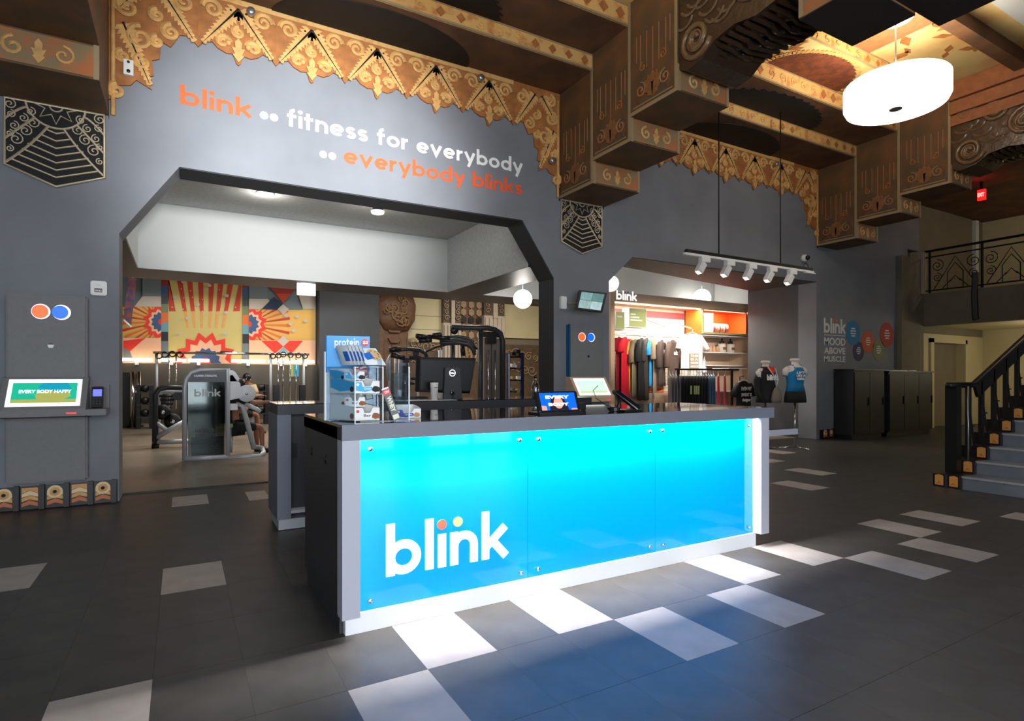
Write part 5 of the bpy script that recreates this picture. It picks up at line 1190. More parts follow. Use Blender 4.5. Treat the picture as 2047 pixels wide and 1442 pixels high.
# ------------------------------------------------------------ people
def skinmesh(name, V_, E_, R, m, parent, scale=1.0, sub=1):
    me = bpy.data.meshes.new(name); org = Vector(V_[0]); me.from_pydata([tuple(Vector(v)-org) for v in V_], E_, []); me.materials.append(m)
    o = bpy.data.objects.new(name, me); COL.objects.link(o); o['_w'] = list(org)
    if parent is not None: o.parent = parent; o.location = org-world(parent)
    else: o.location = org
    sk = o.modifiers.new('skin', 'SKIN'); sk.use_smooth_shade = True
    if not me.skin_vertices: me.skin_vertices.new()
    for i, r in enumerate(R):
        q = me.skin_vertices[0].data[i]; q.radius = (r*scale, r*scale); q.use_root = (i == 0)
    sb = o.modifiers.new('smooth', 'SUBSURF'); sb.levels = sub; sb.render_levels = sub
    return o
def person(base, yaw, J, label, shirt, shorts, skin=SKIN, hair=BLACK, shoes=BLACK):
    """J: joint positions in the figure's own frame (x right, y forward, z up)"""
    c_, s_ = math.cos(yaw), math.sin(yaw)
    def w_(p): return (base[0]+p[0]*c_-p[1]*s_, base[1]+p[0]*s_+p[1]*c_, base[2]+p[2])
    K = {k: w_(v) for k, v in J.items()}
    t = thing('person', label, 'person', base)
    names = ['pel', 'waist', 'chest', 'neck', 'head', 'crown', 'ls', 'le', 'lw', 'lh', 'rs', 're', 'rw', 'rh', 'lhip', 'lk', 'la', 'lt', 'rhip', 'rk', 'ra', 'rt']
    rad = [.14, .125, .15, .055, .095, .07, .065, .045, .034, .03, .065, .045, .034, .03, .09, .062, .042, .035, .09, .062, .042, .035]
    idx = {n: i for i, n in enumerate(names)}
    E = [('pel', 'waist'), ('waist', 'chest'), ('chest', 'neck'), ('neck', 'head'), ('head', 'crown'), ('chest', 'ls'), ('ls', 'le'), ('le', 'lw'), ('lw', 'lh'), ('chest', 'rs'), ('rs', 're'), ('re', 'rw'), ('rw', 'rh'), ('pel', 'lhip'), ('lhip', 'lk'), ('lk', 'la'), ('la', 'lt'), ('pel', 'rhip'), ('rhip', 'rk'), ('rk', 'ra'), ('ra', 'rt')]
    skinmesh('body', [K[n] for n in names], [(idx[a], idx[b]) for a, b in E], rad, skin, t, 1, 2)
    def mid(a, b, f): return tuple(Vector(K[a]).lerp(Vector(K[b]), f))
    skinmesh('shirt', [K['waist'], K['chest'], K['ls'], mid('ls', 'le', .8), K['rs'], mid('rs', 're', .8), K['pel'], mid('chest', 'neck', .5)], [(0, 1), (1, 2), (2, 3), (1, 4), (4, 5), (0, 6), (1, 7)], [.15, .172, .085, .065, .085, .065, .155, .08], shirt, t, 1, 2)
    skinmesh('shorts', [K['pel'], K['lhip'], mid('lhip', 'lk', .85), K['rhip'], mid('rhip', 'rk', .85)], [(0, 1), (1, 2), (0, 3), (3, 4)], [.16, .11, .09, .11, .09], shorts, t, 1, 2)
    for a, b in (('la', 'lt'), ('ra', 'rt')):
        d = (Vector(K[b])-Vector(K[a])); d.z = 0; d.normalize(); h = Vector((K[a][0], K[a][1], K[b][2]))
        skinmesh('shoe', [tuple(h+d*.02), tuple(h-d*.06), tuple(h+d*.12), tuple(h+d*.2)], [(0, 1), (0, 2), (2, 3)], [.055, .05, .052, .042], shoes, t, 1, 1)
    hd = Vector(K['head']); up = (Vector(K['crown'])-hd).normalized()
    MB().sph(hd+up*.05+(Vector(K['chest'])-Vector(K['neck']))*.0, .112, hair, 14, 1, 1, 1.0).build('hair', t)
    fw_ = Vector((-s_, c_, 0)); rt = Vector((c_, s_, 0))
    for k in (-1, 1):
        MB().sph(hd+fw_*.1+rt*k*.035+Vector((0, 0, .0)), .012, WP, 8).build('eye', t); MB().sph(hd+rt*k*.1-Vector((0, 0, .02)), .022, skin, 8).build('ear', t)
    MB().sph(hd+fw_*.105-Vector((0, 0, .03)), .018, skin, 8).build('nose', t); MB().sph(hd+fw_*.095-Vector((0, 0, .065)), .018, mat('lips', (150, 84, 74), .6), 8, 1.4, .5, .4).build('mouth', t)
    for h, e_ in (('lh', 'lw'), ('rh', 'rw')):
        H = Vector(K[h]); d = (H-Vector(K[e_])).normalized(); sd = d.cross(Vector((0, 0, 1))).normalized() if abs(d.z) < .95 else rt
        mb = MB()
        for q in range(4):
            o_ = H+sd*(q-1.5)*.018; L_ = [.055, .065, .06, .045][q]; mb.tube([o_, o_+d*L_*.6, o_+d*L_+Vector((0, 0, -.02))], [.009, .0085, .007], skin, 6)
        mb.tube([H+sd*.03, H+sd*.05+d*.025, H+sd*.045+d*.05], [.011, .01, .008], skin, 6); mb.build('fingers', t)
    return t
seat = dict(pel=(0, 0, .55), waist=(0, .02, .75), chest=(0, .05, 1.0), neck=(0, .08, 1.2), head=(0, .11, 1.31), crown=(0, .12, 1.4), ls=(-.19, .05, 1.1), le=(-.25, .3, .98), lw=(-.2, .55, 1.0), lh=(-.2, .63, 1.0), rs=(.19, .05, 1.1), re=(.25, .3, .98), rw=(.2, .55, 1.0), rh=(.2, .63, 1.0),
            lhip=(-.1, .05, .53), lk=(-.14, .48, .52), la=(-.14, .5, .1), lt=(-.14, .62, .05), rhip=(.1, .05, .53), rk=(.14, .48, .52), ra=(.14, .5, .1), rt=(.14, .62, .05))
a = fl(478, 900); person((a[0]-.16, YM+.55, 0), -PI/2+.25, seat, 'person in black sitting inside the shrouded weight machine', CLOTHB, CLOTHB)
a = fl(520, 868); person((a[0]-.55, a[1]+.1, 0), -PI/2, seat, 'person in black shorts reaching forward on the machine behind', CLOTHB, CLOTHB)
b_ = dict(seat); b_.update(le=(-.3, .12, .85), lw=(-.22, .32, .8), lh=(-.2, .4, .8), re=(.3, .1, .85), rw=(.25, .3, .78), rh=(.23, .37, .78))
a = wy(497, 800, 17.6); person((a[0], 17.6, .12), 2.6, b_, 'person in a beige shirt with back turned before the far racks', BEIGEC, CLOTHB)
a = wy(497, 800, 17.6); t = thing('weight_bench', 'black weight bench under the person in beige', 'bench', (a[0], 17.6, 0))
MB().box(a[0]-.2, a[0]+.2, 17.1, 18.3, .47, .55, BLACK).build('pad', t, bevel=.02)
for y in (17.25, 18.15): MB().box(a[0]-.15, a[0]+.15, y-.03, y+.03, 0, .47, SILV).build('leg', t)
# ------------------------------------------------------------ shop display behind the second opening
YU = 10.75
def Q_(px, py, Y=YU): return wy(px, py, Y)
un = thing('shop_shelving', 'beige lit shop wall unit with slat panel behind the second opening', 'shelving', (11.4, YU, 0))
xl, zt0 = Q_(1221, 583); xr = 14.2; zh = Q_(1230, 602)[1]
MB().box(xl, xl+.12, YU, YU+.7, 0, zt0, BEIGE).build('side_post', un); MB().box(xr-.4, xr, YU, YU+.7, 0, zt0, BEIGE).build('side_post', un)
MB().box(xl+.121, xr-.401, YU, YU+.699, zh, zt0, BEIGE).build('header', un); MB().box(xl, xr, YU+.7, YU+.74, 0, zt0, BEIGE).build('back_panel', un)
mb = MB(); o = Q_(1232, 602); e_ = Q_(1273, 602); word(mb, 'blink', (o[0], YU-.001, zh+.04), e_[0]-o[0], .15, TXL, dots=(TXO, mat('blue_dot', (50, 140, 220), .5))); mb.build('header_logo', un)
xo = Q_(1405, 640)[0]-.002; SL = mat('cream_slat', (236, 228, 200), .6)
k = 0; z = 1.0
while z < zh-.25:
    MB().box(xl+.12, xo, YU+.66, YU+.69, z, z+.085, SL).build('slat', un); z += .1
MB().box(xl+.12, xo, YU+.64, YU+.69, zh-.25, zh-.08, mat('plum_strip', (120, 40, 44), .6)).build('top_strip', un)
MB().box(xl+.14, xr-.14, YU+.06, YU+.12, zh-.03, zh-.005, mat('warm_led', (255, 236, 200), .4, emit=2)).build('light_strip', un)
z0, z1 = Q_(1405, 667)[1], Q_(1405, 615)[1]
ob = thing('cubby_box', 'bright orange open box shelf in the shop unit holding rolled mats', 'cubby', (12.6, YU+.2, z0)); xa, xb = Q_(1405, 640)[0], Q_(1494, 640)[0]
y0_, y1_ = YU+.02, YU+.62
for nm, bx in (('top_panel', (xa, xb, y0_, y1_, z1-.04, z1)), ('bottom_panel', (xa, xb, y0_, y1_, z0, z0+.04)), ('side_panel', (xa, xa+.04, y0_, y1_, z0+.04, z1-.04)), ('side_panel', (xb-.04, xb, y0_, y1_, z0+.04, z1-.04)), ('back_panel', (xa, xb, y1_-.02, y1_, z0, z1))):
    MB().box(*bx, ORP).build(nm, ob)
for nm, bx in (('edge', (xa, xb, y0_-.012, y0_, z1-.05, z1)), ('edge', (xa, xb, y0_-.012, y0_, z0, z0+.05)), ('edge', (xa, xa+.05, y0_-.012, y0_, z0+.05, z1-.05))): MB().box(*bx, GREENL).build(nm, ob)
MB().box(xa+.06, xa+.52, YU+.1, YU+.5, z0+.042, z1-.12, WPL).build('white_carton', None, 'white square box in the orange box shelf', 'box', bevel=.01)
for k in range(3):
    x = xa+.62+k*.22; t = thing('rolled_mat', '%s grey rolled mat with black strap in the orange box shelf' % ['left', 'middle', 'right'][k], 'rolled mat', (x, YU+.3, z0+.042), 'rolled mats')
    mb = MB(); mb.tube([(x+.01, YU+.36, z0+.19), (x+.19, YU+.3, z0+.19)], .145, mat('mat_taupe', (140, 122, 108), .8), 16); mb.build('roll', t); MB().tube([(x+.1, YU+.335, z0+.19), (x+.125, YU+.325, z0+.19)], .15, BLACK, 16).build('strap', t)
zs = [z0-.02, Q_(1440, 704)[1], Q_(1440, 730)[1], 1.1]
MB().box(xo-.03, xo+.02, YU+.05, YU+.66, .9, z0-.02, WP).build('divider', un)
for z in zs: MB().box(xo+.02, xr-.4, YU+.06, YU+.66, z-.025, z, WP).build('shelf', un)
JM = mat('jar_amber', (196, 150, 116), .3)
for k, px in enumerate((1420, 1427, 1434)):
    a = Q_(px, 700, YU+.3); MB().lathe([(.001, 0), (.055, 0), (.055, .12), (.045, .14), (.045, .17), (.001, .17)], (a[0], YU+.3, zs[1]+.001), JM, 14).build('small_jar', None, 'small amber jar, %s of three on the shop shelf' % ['left', 'middle', 'right'][k], 'jar', 'small jars')
for k, px in enumerate((1443, 1460)):
    a = Q_(px, 700, YU+.3); t = thing('supplement_tub', 'white labelled tub with black pump lid, %s on the shop shelf' % ['left one', 'right one'][k], 'tub', (a[0], YU+.3, zs[1]+.001), 'supplement tubs')
    MB().lathe([(.001, 0), (.11, 0), (.11, .22), (.09, .25), (.001, .25)], (a[0], YU+.3, zs[1]+.001), mat('tub_white', (222, 208, 190), .5), 18).build('tub', t)
    MB().lathe([(.001, .25), (.07, .25), (.07, .31), (.02, .33), (.02, .4), (.001, .4)], (a[0], YU+.3, zs[1]+.001), BLACK, 14).build('lid', t); MB().box(a[0]-.07, a[0]+.06, YU+.19, YU+.2, zs[1]+.08, zs[1]+.15, mat('tub_label', (150, 88, 60), .5)).build('tub_label', t)
for k, (px, py0, py1, px1) in enumerate(((1230, 622, 660, 1249), (1257, 615, 656, 1292))):
    a = Q_(px, py0, YU+.05); b = Q_(px1, py1, YU+.05); t = thing('shop_sign', 'sage green square sign above the clothes, %s one' % ['left, partly hidden', 'right, whole'][k], 'sign', ((a[0]+b[0])/2, YU+.05, b[1]))
    MB().box(a[0], b[0], YU+.05, YU+.3, b[1], a[1], WP).build('sign_box', t); MB().box(a[0]+.02, b[0]-.02, YU+.045, YU+.05, b[1]+.02, a[1]-.02, GREENL).build('green_face', t)
    for q, wd in enumerate((.35, .6, .8) if k else (.8,)): MB().box(a[0]+.05, a[0]+.05+(b[0]-a[0]-.1)*wd, YU+.041, YU+.045, b[1]+.3-.07*q+.0, b[1]+.335-.07*q, TXW).build('writing_line', t)
for k, (px, py, px2, py2) in enumerate(((1294, 640, 1330, 654), (1363, 650, 1382, 657))):
    a = Q_(px, py, YU+.6); b = Q_(px2, py2, YU+.1); MB().tube([(a[0], YU+.62, a[1]), (b[0], YU+.1, b[1])], .022, STEEL, 4).build('faceout_arm', un)
# hanging rail
zr = Q_(1240, 668)[1]; MB().tube([(xl+.12, YU+.25, zr+.0), (xo-.05, YU+.25, zr)], .016, STEEL, 8).build('clothes_rail', un)

def garment(x, y, zt_, zb, w, m, rot, label, group=None, sleeve=True, hanger=True, th=.05, cat='shirt', name='hanging_shirt', txt=None, txm=None, sl=.3):
    t = thing(name, label, cat, (x, y, zb), group)
    c_, s_ = math.cos(rot), math.sin(rot); P = []; n = 20; rows = 12; h = zt_-zb
    def W(a, b, z): return (x+a*c_-b*s_, y+a*s_+b*c_, z)
    for r in range(rows+1):
        f = r/rows; z = zt_-h*f; hw = w/2*(.25+.75*min(1, (f*9)**.6)) if sleeve else w/2*(.9+.1*f)
        hw *= (1+.06*f)
        for j in range(n):
            q = 2*PI*j/n; fold = 1+.25*math.sin(5*q+2+x*7)*(.3+f)
            P.append(W(hw*math.cos(q)*(1+.03*math.sin(3*q+x)), th*(.5+.6*f)*math.sin(q)*fold, z+(.012*math.sin(q*3) if r == rows else 0)))
    fs = [(r*n+j, r*n+(j+1) % n, (r+1)*n+(j+1) % n, (r+1)*n+j) for r in range(rows) for j in range(n)]+[list(range(n)), list(range(rows*n, rows*n+n))]
    MB().add(P, fs, m, True).build('body', t)
    if sleeve:
        for sg in (-1, 1): MB().tube([W(sg*w*.38, 0, zt_-.06), W(sg*w*.58, .01, zt_-.1-sl*.45), W(sg*w*.7, -.01, zt_-.1-sl)], [.07, .085, .09], m, 10, sy=.7).build('sleeve', t)
    if hanger:
        MB().tube([W(-w*.35, 0, zt_-.02), W(0, 0, zt_+.05), W(w*.35, 0, zt_-.02)], .008, WP, 5).build('hanger', t)
        MB().tube([W(0, 0, zt_+.05), W(0, 0, zt_+.1), W(.02, 0, zt_+.13), W(.035, 0, zt_+.1)], .005, STEEL, 5).build('hook', t)
    if txt:
        u = Vector((c_, s_, 0)); 
        for s2, dz, wd, hh in txt: typeset(s2, Vector(W(-wd/2, -th*1.25-.012, zt_-dz)), wd, hh, txm or TXW, 'garment_print', t, u=u, bold=.03)
    return t
def cm(n, c): return mat('fabric_'+n, c, .85, bump=.25, scale=26)
for px, y0p, y1p, c, nm, yy, rot, sl in (
    (1238, 674, 790, (150, 20, 36), 'dark red', .3, .9, .25), (1250, 674, 802, (226, 26, 50), 'bright red', .15, .8, .28), (1263, 678, 782, (196, 160, 60), 'mustard', .34, .9, .3),
    (1270, 678, 792, (120, 108, 84), 'khaki', .2, .85, .5), (1283, 676, 800, (26, 24, 24), 'black long sleeved', .12, .8, .5), (1293, 676, 800, (60, 52, 46), 'dark brown', .24, .85, .5),
    (1303, 680, 772, (40, 150, 214), 'bright blue', .3, 1.0, .3), (1311, 672, 796, (150, 128, 108), 'tan', .2, .95, .5), (1319, 670, 740, (222, 214, 204), 'cream ruffled', .34, .9, .2)):
    a = Q_(px, y0p, YU+yy); b = Q_(px, y1p, YU+yy)
    garment(a[0], YU+yy, a[1], b[1], .5, cm(nm.replace(' ', '_'), c), rot*.62, '%s shirt hanging on the shop wall rail' % nm, sl=sl)
a = Q_(1322, 680, YU+.02); b = Q_(1322, 772, YU+.02); garment(a[0], YU+.0, a[1], b[1], .42, cm('umber', (74, 58, 50)), .5, 'brown hoodie with half of a white word, left of the pair', sl=.6, cat='hoodie', name='hanging_hoodie', txt=[('bl', .38, .16, .13)])
a = Q_(1346, 680, YU-.12); b = Q_(1346, 770, YU-.12); garment(a[0], YU-.12, a[1], b[1], .5, cm('umber2', (84, 66, 56)), .25, 'open brown hoodie with white letters nk, right of the pair', sl=.6, cat='hoodie', name='hanging_hoodie', txt=[('nk', .38, .2, .11)])
a = Q_(1384, 668, YU-.2); b = Q_(1384, 740, YU-.2)
tt = garment(a[0], YU-.2, a[1], b[1], .74, cm('white', (240, 236, 228)), 0, 'large white tee with tan square print at the centre of the shop', sl=.28, th=.07)
MB().box(a[0]-.2, a[0]+.12, YU-.305, YU-.295, b[1]+.02, b[1]+.42, mat('tee_print', (150, 126, 100), .8)).build('square_print', tt)
for k, s2 in enumerate(('THIS', 'IS A', 'GOOD', 'MOOD...')): typeset(s2, (a[0]-.17, YU-.306, b[1]+.33-.09*k), .1+.04*len(s2), .055, WP, 'garment_print', tt, bold=.03)
for k in range(2): garment(Q_(1404+k*10, 735)[0], YU+.1, Q_(1404, 720)[1]+.0, Q_(1404, 745)[1], .2, cm('patch', (196, 196, 206)), .4, 'small folded %s top beside the white tee' % ['pale', 'green tagged'][k], sleeve=False, cat='top', name='folded_garment')
MB().box(Q_(1310, 0)[0], Q_(1345, 0)[0], YU+.05, YU+.6, 0, Q_(1320, 786)[1], BEIGE).build('low_shelf', un)
for k, (c, nm) in enumerate((((216, 120, 60), 'orange'), ((180, 84, 44), 'rust'), ((220, 150, 90), 'apricot'))):
    z = Q_(1320, 786)[1]+.002+k*.06; MB().box(Q_(1313, 0)[0], Q_(1334, 0)[0], YU+.1, YU+.45, z, z+.056, cm(nm, c)).build('folded_shirt', None, '%s folded shirt in the stack on the low shop shelf' % nm, 'folded shirt', 'folded shirts', bevel=.015)
# floor rack with leggings
YR = 9.75
rk = thing('clothes_rack', 'black metal clothes rack with leggings before the shop unit', 'clothes rack', (10.8, YR, 0)); ZR = Q_(1400, 738, YR)[1]
xa, xb = Q_(1350, 738, YR)[0], Q_(1476, 738, YR)[0]
MB().box(xa, xb, YR-.02, YR+.02, ZR-.03, ZR+.01, BLACK).build('top_rail', rk)
xp = Q_(1463, 738, YR)[0]
for x in (xa+.1, xp): MB().box(x-.025, x+.025, YR-.02, YR+.02, .05, ZR-.03, BLACK).build('post', rk); MB().box(x-.03, x+.03, YR-.35, YR+.35, 0, .05, BLACK).build('foot', rk)
a0, a1 = Q_(1440, 727, YR)[0], Q_(1477, 727, YR)[0]; MB().box(a0, a1, YR-.25, YR+.25, ZR+.01, ZR+.03, WP).build('top_tray', rk)
seq = [(1339+i*6, (112, 106, 108), 'grey', 812) for i in range(4)]+[(1363+i*6, (24, 24, 26), 'black', 812) for i in range(9)]+[(1416+i*5, (80, 108, 134), 'slate blue', 808) for i in range(3)]+[(1436, (228, 84, 108), 'pink', 808), (1449, (236, 92, 112), 'coral pink', 812)]
for px, c, nm, yb in seq:
    a = Q_(px, 752, YR); b = Q_(px, yb, YR); pk = 'pink' in nm
    garment(a[0], YR, a[1], b[1]-.12, .26 if not pk else .3, cm(nm.replace(' ', '_')+'_knit', c), 1.1 if not pk else .6, ('%s top hanging near the right end of the black rack' % nm) if pk else '%s leggings in the row hanging on the black rack' % nm, ('%s leggings on the rack' % nm) if not pk else None, sleeve=False, cat='top' if pk else 'leggings', name='garment' if pk else 'leggings', th=.035)
for k, px in enumerate((1384, 1391, 1395, 1399)):
    a = Q_(px, 780, YR-.2); MB().box(a[0]-.03, a[0]+.02, YR-.17, YR-.165, a[1]-.1, a[1]+.1, GREENL).build('swing_tag', None, 'sage price tag hanging on the black leggings, %s of four' % ['first', 'second', 'third', 'last'][k], 'tag', 'price tags')
# black tee in front
YT = 9.1
a = wy(1487, 762, YT); bt_ = garment(a[0], YT, a[1], a[1]-.85, .5, CLOTHB, 0, 'black tee reading EVEN MY SWEAT IS designer beside the rack', sl=.25, txt=[('EVEN MY', .22, .36, .085), ('SWEAT IS', .36, .36, .08), ('designer', .5, .3, .1)])
st = thing('shirt_stand', 'slim black stand carrying the black slogan tee', 'stand', (a[0], YT+.12, 0)); MB().tube([(a[0], YT+.12, .02), (a[0], YT+.12, a[1]+.1)], .015, BLACK, 8).build('pole', st); MB().lathe([(.001, 0), (.18, 0), (.18, .02), (.001, .02)], (a[0], YT+.12, 0), BLACK, 20).build('base', st)
MB().tube([(a[0], YT+.12, a[1]+.1), (a[0], YT, a[1]+.12)], .01, BLACK, 6).build('arm', st)

# ------------------------------------------------------------ mannequins
MAN = mat('mannequin_white', (226, 214, 204), .5)
def torso_secs(K): return K
def mannequin(x, y, z0, label, wf=1.6):
    t = thing('mannequin', label, 'mannequin', (x, y, 0))
    def shell(secs, m, nm, n=22):
        P = []
        for z, rx, ry, dx in secs:
            for j in range(n):
                q = 2*PI*j/n; P.append((x+dx+rx*wf*math.cos(q), y+ry*1.15*math.sin(q)*(1.12 if math.sin(q) < 0 else .9), z0+z))
        k = len(secs); fs = [(i*n+j, i*n+(j+1) % n, (i+1)*n+(j+1) % n, (i+1)*n+j) for i in range(k-1) for j in range(n)]+[list(range(n)), list(range((k-1)*n, k*n))]
        return MB().add(P, fs, m, True).build(nm, t)
    body = [(0, .155, .1, 0), (.1, .165, .11, 0), (.2, .16, .105, 0), (.34, .118, .08, 0), (.48, .145, .1, 0), (.58, .165, .105, 0), (.66, .19, .085, 0), (.71, .17, .07, 0), (.745, .07, .06, 0), (.77, .052, .055, 0), (.83, .05, .055, 0)]
    shell(body, MAN, 'torso'); MB().lathe([(.001, .83), (.09, .83), (.1, .85), (.085, .885), (.001, .89)], (x, y, z0), MAN, 20).build('neck_cap', t)
    for sg in (-1, 1): MB().tube([(x+sg*.14*wf, y, z0+.67), (x+sg*.19*wf, y, z0+.63), (x+sg*.21*wf, y-.01, z0+.53)], [.06, .065, .055], MAN, 12).build('shoulder', t)
    return t, shell, body
a = wy(1593, 802, 7.53); x, y = 11.1, 7.53
mn, shell, body = mannequin(x, y, .99, 'mannequin in blue LIFT LIKE A GIRL tank and black shorts, standing right')
BT = cm('tank_blue', (20, 122, 172)); f = 1.07
shell([(.2, .172, .118, 0), (.34, .14, .1, 0), (.48, .158, .112, 0), (.58, .176, .116, 0), (.66, .15, .094, 0), (.7, .12, .078, 0)], BT, 'tank_top')
for sg in (-1, 1): MB().tube([(x+sg*.13, y-.085, 1.66), (x+sg*.125, y-.03, 1.73), (x+sg*.125, y+.03, 1.73), (x+sg*.13, y+.07, 1.66)], .022, BT, 8).build('strap', mn)
for s2, z, wd in (('LIFT', 1.555, .28), ('LIKE A', 1.495, .29), ('GIRL', 1.43, .26)): typeset(s2, (x-wd/2-.03, y-.156, z), wd, .048, TXW, 'tank_word', mn, bold=.04)
shell([(-.03, .19, .135, 0), (.08, .186, .13, 0), (.21, .168, .114, 0)], CLOTHB, 'shorts')
MB().tube([(x-.0, y, .02), (x, y, 1.0)], .02, CHROME, 10).build('pole', mn)
for q in (0, 2.1, 4.2): MB().tube([(x, y, .04), (x+.32*math.cos(q+2.6), y+.32*math.sin(q+2.6), .015)], .014, CHROME, 8).build('foot', mn)
x, y = wy(1530, 800, 7.95)[0], 7.95
mn2, shell, body = mannequin(x, y, .95, 'mannequin in black hoodie with red bandana and bag, standing left', 1.1)
HB = cm('hoodie_black', (24, 22, 22))
shell([(.0, .22, .16, 0), (.1, .21, .15, 0), (.3, .18, .13, 0), (.5, .2, .14, 0), (.62, .21, .13, 0), (.7, .16, .1, 0), (.76, .09, .08, 0)], HB, 'hoodie')
for sg in (-1, 1): MB().tube([(x+sg*.17, y, 1.6), (x+sg*.25, y+.02, 1.4), (x+sg*.27, y-.02, 1.15), (x+sg*.22, y-.12, .98)], [.08, .07, .06, .05], HB, 12).build('sleeve', mn2)
typeset('blink', (x-.19, y-.178, 1.42), .36, .12, TXW, 'hoodie_word', mn2, bold=.05)
MB().add([(x-.11, y-.12, 1.69), (x+.13, y-.12, 1.71), (x+.02, y-.19, 1.5), (x-.1, y-.1, 1.69), (x+.12, y-.1, 1.7), (x+.02, y-.165, 1.5)], [(0, 1, 2), (5, 4, 3), (0, 3, 4, 1), (1, 4, 5, 2), (2, 5, 3, 0)], mat('bandana_red', (222, 44, 34), .7)).build('bandana', mn2)
MB().tube([(x, y, .02), (x, y, .96)], .018, CHROME, 8).build('pole', mn2); MB().lathe([(.001, 0), (.2, 0), (.2, .015), (.001, .015)], (x, y, 0), CHROME, 24).build('base', mn2)
bg = thing('shoulder_bag', 'grey drawstring bag hanging in front of the left mannequin', 'bag', (x-.0, y-.24, .9))
MB().lathe([(.02, 0), (.12, .01), (.145, .08), (.12, .2), (.06, .3), (.03, .33)], (x-.01, y-.27, .95), cm('bag_grey', (120, 112, 100)), 18, sy=.6).build('pouch', bg)
MB().tube([(x-.01, y-.27, 1.28), (x-.04, y-.24, 1.5), (x-.12, y-.14, 1.72)], .007, WP, 6).build('cord', bg); MB().tube([(x-.01, y-.27, 1.28), (x+.06, y-.26, 1.45), (x+.14, y-.14, 1.68), (x+.24, y-.1, 1.3)], .007, WP, 6).build('cord', bg)

# ------------------------------------------------------------ dark wall counters at right
for x0_, x1_, zt_, nm in ((13.78, 15.1, 1.68, 'dark cabinet against the wall below the white slogan'), (15.3, 17.45, 1.64, 'wide dark cabinet below the coloured round decals')):
    t = thing('wall_cabinet', nm, 'cabinet', ((x0_+x1_)/2, 8.1, 0))
    MB().box(x0_, x1_, 7.85, 8.3, .1, zt_-.04, mat('near_black_laminate', (30, 31, 34), .5)).build('carcass', t); MB().box(x0_-.02, x1_+.02, 7.82, 8.31, zt_-.04, zt_, BLACK).build('top', t); MB().box(x0_+.03, x1_-.03, 7.9, 8.28, 0, .1, BLACK).build('plinth', t)
    n = 2 if x1_-x0_ < 1.5 else 3
    for k in range(n):
        a, b = x0_+.02+(x1_-x0_-.04)*k/n, x0_+.02+(x1_-x0_-.04)*(k+1)/n; d = MB().box(a+.01, b-.01, 7.83, 7.85, .14, zt_-.08, mat('near_black_laminate', (30, 31, 34), .5)).build('door', t); MB().box(b-.06, b-.04, 7.81, 7.83, .8, 1.0, BLACK).build('handle', d)
MB().box(15.6, 16.3, 7.9, 8.15, 1.642, 1.665, WP).build('leaflet_stack', None, 'flat white leaflets lying on the wide dark cabinet, left stack', 'leaflets')
MB().box(16.4, 16.75, 7.9, 8.15, 1.642, 1.665, WP).build('leaflet_stack', None, 'flat white leaflets lying on the wide dark cabinet, right stack', 'leaflets')
x, z = wy(1582, 832, WY); MB().box(x-.05, x+.05, WY-.008, WY-.002, z-.07, z+.07, SILV).build('wall_socket', None, 'small grey socket plate on the dark wall behind the mannequin', 'socket') if 0 else None

# ------------------------------------------------------------ right side: corridor, balcony, staircase
S(MB().box(17.9, 22.3, 8.6, 8.85, 2.75, 6.43, TAUPE), 'wall_corridor')
xd0, xd1 = wy(1863, 760, 8.6)[0], wy(1926, 760, 8.6)[0]; xd1 = min(xd1, 21.2)
S(MB().box(17.9, xd0, 8.6, 8.85, 0, 2.75, CREAM), 'wall_corridor'); S(MB().box(xd1, 22.3, 8.6, 8.85, 0, 2.75, CREAM), 'wall_corridor'); S(MB().box(xd0, xd1, 8.6, 8.85, 2.5, 2.75, CREAM), 'wall_corridor')
dr = S(MB().box(xd0, xd1, 8.8, 8.84, 0, 2.5, TAUPE), 'door_1')
MB().sph((xd1-.15, 8.76, 1.05), .04, STEEL, 10).build('door_knob', dr)
for a, b in ((xd0-.18, xd0), (xd1, xd1+.12)): S(MB().box(a, b, 8.54, 8.6, 0, 2.62, CREAM), 'trim_12' if a < xd0 else 'trim_13')
S(MB().box(xd0-.18, xd1+.12, 8.54, 8.6, 2.5, 2.62, CREAM), 'trim_14')
S(MB().box(22.3, 22.5, -4, 8.85, 0, 6.43, CREAM), 'wall_corridor_right')
S(MB().box(21.6, 21.8, 8.5, 8.6, 3.77, 6.4, WHITE), 'trim_15')
S(MB().box(17.3, 17.9, WY+.47, 8.85, 0, 6.43, TAUPE), 'wall_return')
bal = S(MB().box(17.9, 18.1, 2.6, 8.59, 2.9, 3.78, TAUPE), 'balcony_fascia')
S(MB().box(18.1, 22.3, 2.6, 8.59, 3.5, 3.78, CREAM), 'balcony_floor')
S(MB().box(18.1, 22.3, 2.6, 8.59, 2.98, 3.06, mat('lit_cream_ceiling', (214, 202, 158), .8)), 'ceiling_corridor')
point('corridor_fill', (20.2, 5.6, 2.6), 60, (1, .9, .68), .2); point('balcony_fill', (20, 3.6, 5.6), 90, (1, .88, .66), .3)  # unseen fills added outside the view to brighten corridor and balcony
point('corridor_low_fill', (20.4, 5.8, 2.0), 20, (1, .9, .66), .2)  # second unseen fill added low in the corridor
rl = thing('balcony_railing', 'black wrought iron balcony railing with scrolls and zigzags at right', 'railing', (17.9, 6, 3.78)); XB = 17.88
def IR(nm, P, r, par=rl, closed=False): return MB().tube([(XB, p, q) for p, q in P], r, IRON, 5, closed).build(nm, par)
IR('top_rail', [(8.36, 4.95), (2.8, 4.99)], .035); IR('middle_rail', [(8.36, 4.78), (2.8, 4.82)], .02); IR('bottom_rail', [(8.36, 3.86), (2.8, 3.86)], .02)
